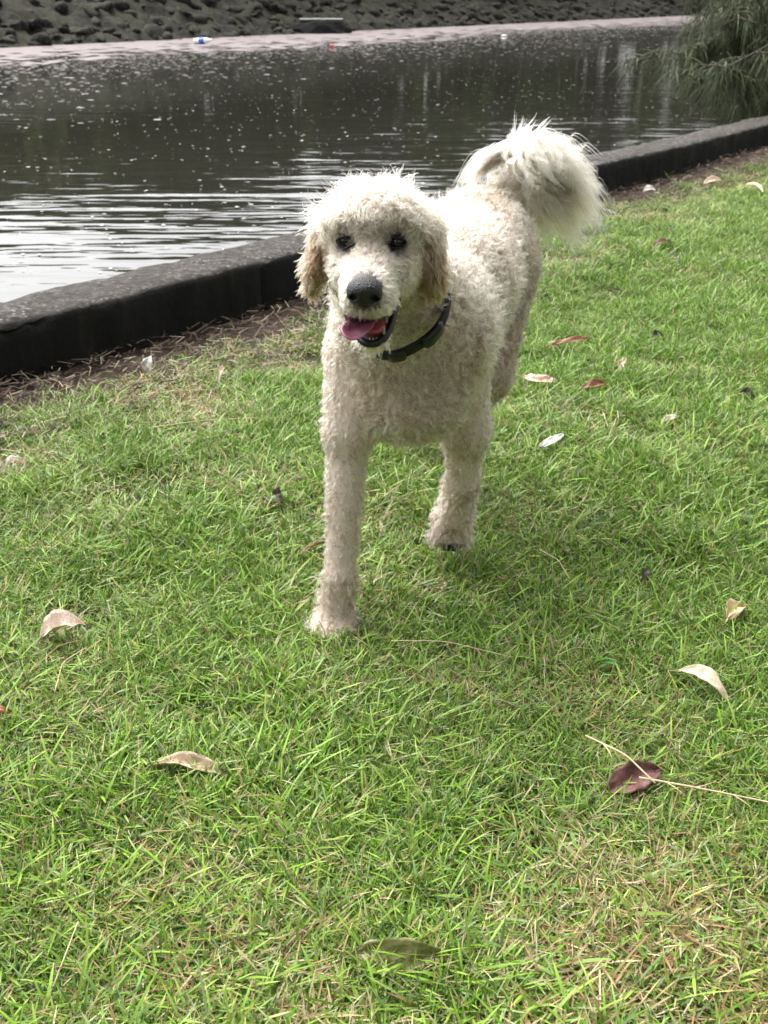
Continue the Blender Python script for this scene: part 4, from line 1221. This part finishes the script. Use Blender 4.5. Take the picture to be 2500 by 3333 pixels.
# nose: an implicit blend with two nostrils and a groove
hN = .0011
LOn = hd(0, -.108, -.047) - .036; nnn = np.array([66, 66, 66])
G = np.stack(np.meshgrid(*[LOn[k] + np.arange(66) * hN for k in range(3)], indexing='ij'), -1)
fn_ = np.full((66, 66, 66), .1)
for c_, r_, k_ in [((0, -.108, -.040), (.0235, .021, .0135), .01), ((0, -.108, -.050), (.019, .020, .0165), .012), ((-.014, -.112, -.049), (.0105, .014, .0115), .007), ((.014, -.112, -.049), (.0105, .014, .0115), .007), ((0, -.100, -.062), (.008, .016, .010), .008)]:
    fn_ = smin(fn_, prim_sdf('e', (hd(*c_), np.array(r_), HR), G), k_)
for sx in (-1, 1):
    d_ = prim_sdf('c', (hd(sx * .0115, -.131, -.0505), hd(sx * .0185, -.116, -.0525), .0050, .0035), G)
    fn_ = -smin(-fn_, d_, .003)
d_ = prim_sdf('c', (hd(0, -.133, -.046), hd(0, -.124, -.068), .0022, .0022), G); fn_ = -smin(-fn_, d_, .0035)
V, F = surface_nets(fn_, LOn, hN)
dpart('nose', V, F, M_NOSE)

m = NT('tongue'); v = m.pos(); n1 = m.noise(v, 90, 3); n2 = m.noise(v, 500, 2)
gn = m.n('NewGeometry')
M_TONGUE = m.done(m.bsdf(m.mix(n1, (0.14, 0.035, 0.055), (0.21, 0.07, 0.115)), 0.22, 0.6, bump=n2, bdist=0.0012, Subsurface_Weight=0.15, Subsurface_Scale=0.01))
def tongue(path, widths, ups, thick, name, mat, cup=.25):
    P = np.array([hd(*p_) for p_ in path]); n = len(P); 
    uu = np.linspace(0, n - 1, 22)
    P = np.stack([np.interp(uu, np.arange(n), P[:, k]) for k in range(3)], -1); 
    for _ in range(3): P[1:-1] = (P[:-2] + 2 * P[1:-1] + P[2:]) / 4
    wd = np.interp(uu, np.arange(n), widths); up = unit(np.stack([np.interp(uu, np.arange(n), [HR.dot(np.array(q))[k] for q in ups]) for k in range(3)], -1))
    T_ = unit(np.gradient(P, axis=0)); sd_ = unit(np.cross(T_, up)); up = unit(np.cross(sd_, T_))
    V, F = [], []; sg = 16
    for i in range(22):
        tip = 1.0 if i < 17 else math.sqrt(max(0.0, 1 - ((i - 17) / 4.15) ** 2))
        for k in range(sg):
            th = 2 * math.pi * k / sg
            x = math.cos(th) * wd[i] * tip; z = math.sin(th) * thick * (0.4 + .6 * tip)
            z += cup * (abs(x) ** 1.5) / (wd[i] ** .5 + 1e-6) - .0018 * math.exp(-(x / .003) ** 2) * (math.sin(th) > 0)
            V.append(P[i] + sd_[i] * x + up[i] * z)
    for i in range(21):
        for k in range(sg):
            k2 = (k + 1) % sg; F.append((i * sg + k, i * sg + k2, (i + 1) * sg + k2, (i + 1) * sg + k))
    F.append(tuple(range(sg))[::-1]); F.append(tuple(21 * sg + k for k in range(sg)))
    return dpart(name, V, F, mat)
tongue([(.006, -.010, -.104), (.002, -.045, -.103), (-.004, -.072, -.102), (-.014, -.092, -.104), (-.025, -.102, -.109), (-.036, -.104, -.100)],
       [.016, .018, .021, .024, .023, .017], [(0, 0, 1), (0, 0, 1), (-.05, -.2, 1), (.2, -.5, .9), (.45, -.55, .75), (.8, -.5, .5)], .0046, 'tongue', M_TONGUE, cup=.55)

m = NT('lip'); M_LIP = m.done(m.bsdf((0.005, 0.004, 0.0045), 0.35, 0.4))
# black lip line along the lower jaw and up to the corner on the picture's right
def lipline(pts, rr, name):
    P = np.array([hd(*q) for q in pts]); uu = np.linspace(0, len(P) - 1, 28)
    Q = np.stack([np.interp(uu, np.arange(len(P)), P[:, k]) for k in range(3)], -1)
    for _ in range(3): Q[1:-1] = (Q[:-2] + 2 * Q[1:-1] + Q[2:]) / 4
    Vt, Ft = tube(Q, [rr * (.6 + .4 * math.sin(math.pi * i / 27)) for i in range(28)], 8)
    return dpart(name, Vt, Ft, M_LIP)
lipline([(.038, -.004, -.090), (.037, -.016, -.095), (.034, -.030, -.104), (.030, -.048, -.120), (.021, -.068, -.131), (.006, -.076, -.134), (-.010, -.072, -.131), (-.018, -.055, -.124), (-.020, -.03, -.112)], .0062, 'lower_lip')
lipline([(.044, .004, -.076), (.041, -.030, -.086), (.034, -.062, -.090), (.020, -.090, -.082), (.0, -.104, -.076), (-.020, -.090, -.082), (-.034, -.062, -.088), (-.040, -.02, -.082)], .0042, 'upper_lip')
m = NT('mouth_flesh'); M_FLESH = m.done(m.bsdf((0.30, 0.05, 0.06), 0.25, 0.5))
V, F = ball(hd(.006, -.040, -.116), (.021, .034, .010), HR); dpart('mouth_floor', V, F, M_FLESH)
M_TOOTH = simple('tooth', (0.36, 0.33, 0.25), 0.25, 0.5, 0.06, 200)
for (x, y, z, hh, rr) in [(.023, -.060, -.126, .017, .0032), (.013, -.068, -.130, .0055, .0022), (.008, -.070, -.1305, .0055, .0022), (.003, -.070, -.1305, .0055, .0022), (.027, -.040, -.118, .008, .003), (.029, -.026, -.111, .008, .003)]:
    Vt, Ft = tube([hd(x, y, z), hd(x, y - .001, z + hh * .5), hd(x, y + .001, z + hh)], [rr, rr * .75, rr * .2], 8)
    dpart('tooth', Vt, Ft, M_TOOTH)

# ---- collar
CC = np.array([.028, 1.748, .648]); axn = unit(np.array([.22, .62, -.76]))
ex = unit(np.cross(axn, [0, 0, 1.0])); ex = ex if ex[0] > 0 else -ex; eyv = np.cross(axn, ex); eyv = eyv if eyv[2] < 0 else -eyv
m = NT('collar_web'); v = m.pos(); wv_ = m.n('TexWave'); wv_.inputs['Scale'].default_value = 160; m.l(v, wv_.inputs['Vector'])
M_COLLAR = m.done(m.bsdf((0.005, 0.005, 0.0055), 0.55, 0.3, bump=wv_.outputs[0], bdist=0.001))
m = NT('buckle_plastic'); M_BUCK = m.done(m.bsdf((0.004, 0.004, 0.0045), 0.3, 0.4))
CRX, CRY = .079, .101
def ring_pt(th, r_off, w_):
    return CC + ex * math.cos(th) * (CRX + r_off) + eyv * math.sin(th) * (CRY + r_off) + axn * w_
V, F = [], []; ns_ = 72
for q in range(ns_):
    th = 2 * math.pi * q / ns_
    for (ro, ww) in ((.002, -.0115), (.0045, -.0105), (.0045, .0105), (.002, .0115), (-.0015, .0105), (-.0015, -.0105)):
        V.append(ring_pt(th, ro + .0015 * math.sin(th * 5), ww))
for q in range(ns_):
    for k in range(6):
        k2 = (k + 1) % 6; q2 = (q + 1) % ns_
        F.append((q * 6 + k, q * 6 + k2, q2 * 6 + k2, q2 * 6 + k))
collar = dpart('collar', V, F, M_COLLAR)
def block(th0, th1, r0, r1, hw, name, mat):
    V, F = [], []; n = 10
    for q in range(n + 1):
        th = th0 + (th1 - th0) * q / n; e = 1 - .35 * (abs(2 * q / n - 1) ** 6)
        for (ro, ww) in ((r0, -hw * e), (r1 * e, -hw * .8 * e), (r1 * e, hw * .8 * e), (r0, hw * e)): V.append(ring_pt(th, ro, ww))
    for q in range(n):
        for k in range(4):
            k2 = (k + 1) % 4; F.append((q * 4 + k, q * 4 + k2, q * 4 + 4 + k2, q * 4 + 4 + k))
    F.append((3, 2, 1, 0)); F.append(tuple(n * 4 + k for k in range(4)))
    return dpart(name, V, F, mat, collar)
block(R(18), R(46), .003, .0105, .0145, 'buckle', M_BUCK)
block(R(66), R(86), .003, .0095, .0135, 'clasp', M_BUCK)

# ------------------------------------------------------------------ casuarina hanging over the kerb
M_BARK = simple('bark', (0.10, 0.08, 0.065), 0.9, 0.2, 0.5, 14)
tr0 = np.array([6.9, 11.2, 0.0])
cas = tag(empty('casuarina_tree', tuple(tr0)), 'feathery grey green casuarina drooping over the far end of the kerb', 'tree')
Vt, Ft = tube([(0, 0, -0.1), (0.05, 0.02, 1.2), (-0.08, 0.0, 3), (0.1, 0.1, 5.2)], [0.26, 0.20, 0.15, 0.07], 12)
obj('trunk', make_mesh('trunk', Vt, Ft, M_BARK), cas)
tr_ = np.random.default_rng(11)
twigs = []
def limb(a, b, sag, r0, r1, n=9):
    a, b = np.array(a, float), np.array(b, float)
    P = a + (b - a) * np.linspace(0, 1, n)[:, None]
    P[:, 2] += sag * np.sin(np.pi * np.linspace(0, 1, n)) 
    P += tr_.normal(size=P.shape) * 0.03 * np.linspace(0, 1, n)[:, None]
    return P, np.linspace(r0, r1, n)
tips = [(-3.5, -2.2, 0.75), (-4.0, -1.6, 0.95), (-4.2, -1.2, 0.45), (-3.6, -1.5, 0.15), (-3.0, -2.6, 0.5), (-3.4, -1.9, 1.4), (-4.1, -0.5, 1.3), (-2.5, -2.9, 1.3), (-4.3, -2.0, 0.75), (-3.9, -2.4, 0.2), (-4.45, -1.8, 0.5), (-4.3, -2.6, 0.45), (-3.8, -2.0, 0.35), (-4.1, -1.4, 0.75), (-3.6, -2.7, 0.85), (-3.3, -2.2, 0.15), (-4.2, -2.3, 1.1), (-3.2, -2.4, 0.9), (-2.0, 0.6, 2.2), (1.5, -1.2, 3.0), (1.8, 1.4, 3.4), (0.2, 2.0, 3.6), (-0.6, -1.5, 4.4), (0.4, 0.3, 6.0), (-3.6, -1.3, 1.0), (-2.6, -0.8, 1.05), (-2.9, -2.0, 0.55)]
NV, NC = [], []
for tp in tips:
    st_z = min(4.8, max(1.6, tp[2] + 0.9))
    P, r_ = limb((0, 0, st_z), tp, 0.35, 0.035, 0.006)
    Vt, Ft = tube(P, r_, 6)
    obj('branch', make_mesh('branch', Vt, Ft, M_BARK), cas)
    for q in range(60):
        u_ = tr_.uniform(0.30, 1.0)
        i = min(7, int(u_ * 8)); c = P[i] + (P[i + 1] - P[i]) * (u_ * 8 - i)
        d = tr_.normal(size=3); d[2] = -abs(d[2]) * 0.6; d /= np.linalg.norm(d)
        L = tr_.uniform(0.18, 0.55)
        e = c + d * L; twigs.append((c, c + d * L * 0.5 + np.array([0, 0, .03]), e - np.array([0, 0, .05])))
        for z in range(80):
            w_ = tr_.random(); p0 = c + (e - c) * w_ + tr_.normal(size=3) * 0.025
            dd = d * 0.5 + tr_.normal(size=3) * 0.55; dd[2] -= 0.7; dd /= np.linalg.norm(dd)
            ln = tr_.uniform(0.10, 0.24)
            NV.append([p0, p0 + dd * ln * 0.35, p0 + dd * ln * 0.68 - np.array([0, 0, .018]), p0 + dd * ln * 0.95 - np.array([0, 0, .05])])
            g_ = tr_.random()
            NC.append(np.array([0.055, 0.068, 0.030]) * (0.6 + 0.9 * g_) + (np.array([0.05, 0.05, 0.025]) if g_ > .8 else 0))
Vt, Ft = join([tube(t_, [.006, .004, .002], 4) for t_ in twigs])
tag(obj('twigs', make_mesh('twigs', Vt, Ft, M_BARK), cas), kind='stuff')
m = NT('needle'); a = m.n('Attribute', attribute_name='tint'); M_NEEDLE = m.done(m.bsdf(a.outputs['Color'], 0.6, 0.3))
hc = hairs('needles', np.array(NV), 1.0, np.full(len(NV), .0030), np.array(NC), None); hc.materials.append(M_NEEDLE)
link(bpy.data.objects.new('needles', hc), cas)

# unseen gum trees, added behind the viewer to shade the scene; they drop the leaves
M_GLEAF = simple('gum_leaf', (0.05, 0.07, 0.03), .5, .35, .3, 3)
gr = np.random.default_rng(21)
def shade_gum_tree(label, base, centres, n_clump):
    gum = tag(empty('shade_gum_tree', tuple(base)), label, 'tree')
    Vt, Ft = tube([(0, 0, -.1), (.05, 0, 1.5), (-.1, .1, 3.2), (-.2, .3, 5.2), (-.3, .5, 7.0)], [.36, .27, .22, .16, .06], 12)
    obj('trunk', make_mesh('trunk', Vt, Ft, M_BARK), gum)
    GL = []
    for q in range(n_clump):
        (cx, cy_, rx, ry, z0, z1) = centres[q % len(centres)]
        az_ = gr.uniform(0, 6.283); rr_ = math.sqrt(gr.random())
        c = np.array([cx + rx * rr_ * math.cos(az_), cy_ + ry * rr_ * math.sin(az_), gr.uniform(z0, z1)]) - base
        P, r_ = limb(np.array([-.15, .2, min(5.6, max(1.6, c[2] - .6))]), c, .3, .06, .012)
        Vt, Ft = tube(P, r_, 6); obj('branch', make_mesh('branch', Vt, Ft, M_BARK), gum)
        nlf = 800
        P = c + gr.normal(size=(nlf, 3)) * np.array([.80, .80, .55])
        d = gr.normal(size=(nlf, 3)); d[:, 2] -= .8; d = d / np.linalg.norm(d, axis=1, keepdims=True)
        w_ = np.cross(d, gr.normal(size=(nlf, 3))); w_ /= np.linalg.norm(w_, axis=1, keepdims=True)
        L = gr.uniform(.14, .26, nlf)[:, None]
        GL.append(np.stack([P, P + d * L * .45 + w_ * .036, P + d * L, P + d * L * .45 - w_ * .036], 1).reshape(-1, 3))
    GL = np.concatenate(GL)
    obj('foliage', make_mesh('foliage', GL, np.arange(len(GL)).reshape(-1, 4), M_GLEAF, smooth=False), gum)
shade_gum_tree('unseen tall gum tree added behind the viewer on the right for shade', np.array([4.2, -2.6, 0.0]), [(1.7, 0.2, 2.6, 2.4, 4.0, 6.5), (4.6, -1.6, 2.6, 2.4, 1.8, 4.5), (5.5, 1.5, 1.6, 1.8, 3.0, 6.0)], 17)
shade_gum_tree('unseen spreading gum tree added behind the viewer on the left for shade', np.array([-1.6, -5.0, 0.0]), [(-1.5, -4.2, 3.2, 1.8, 1.6, 4.5), (-0.8, -2.6, 2.8, 1.8, 4.0, 6.5)], 11)
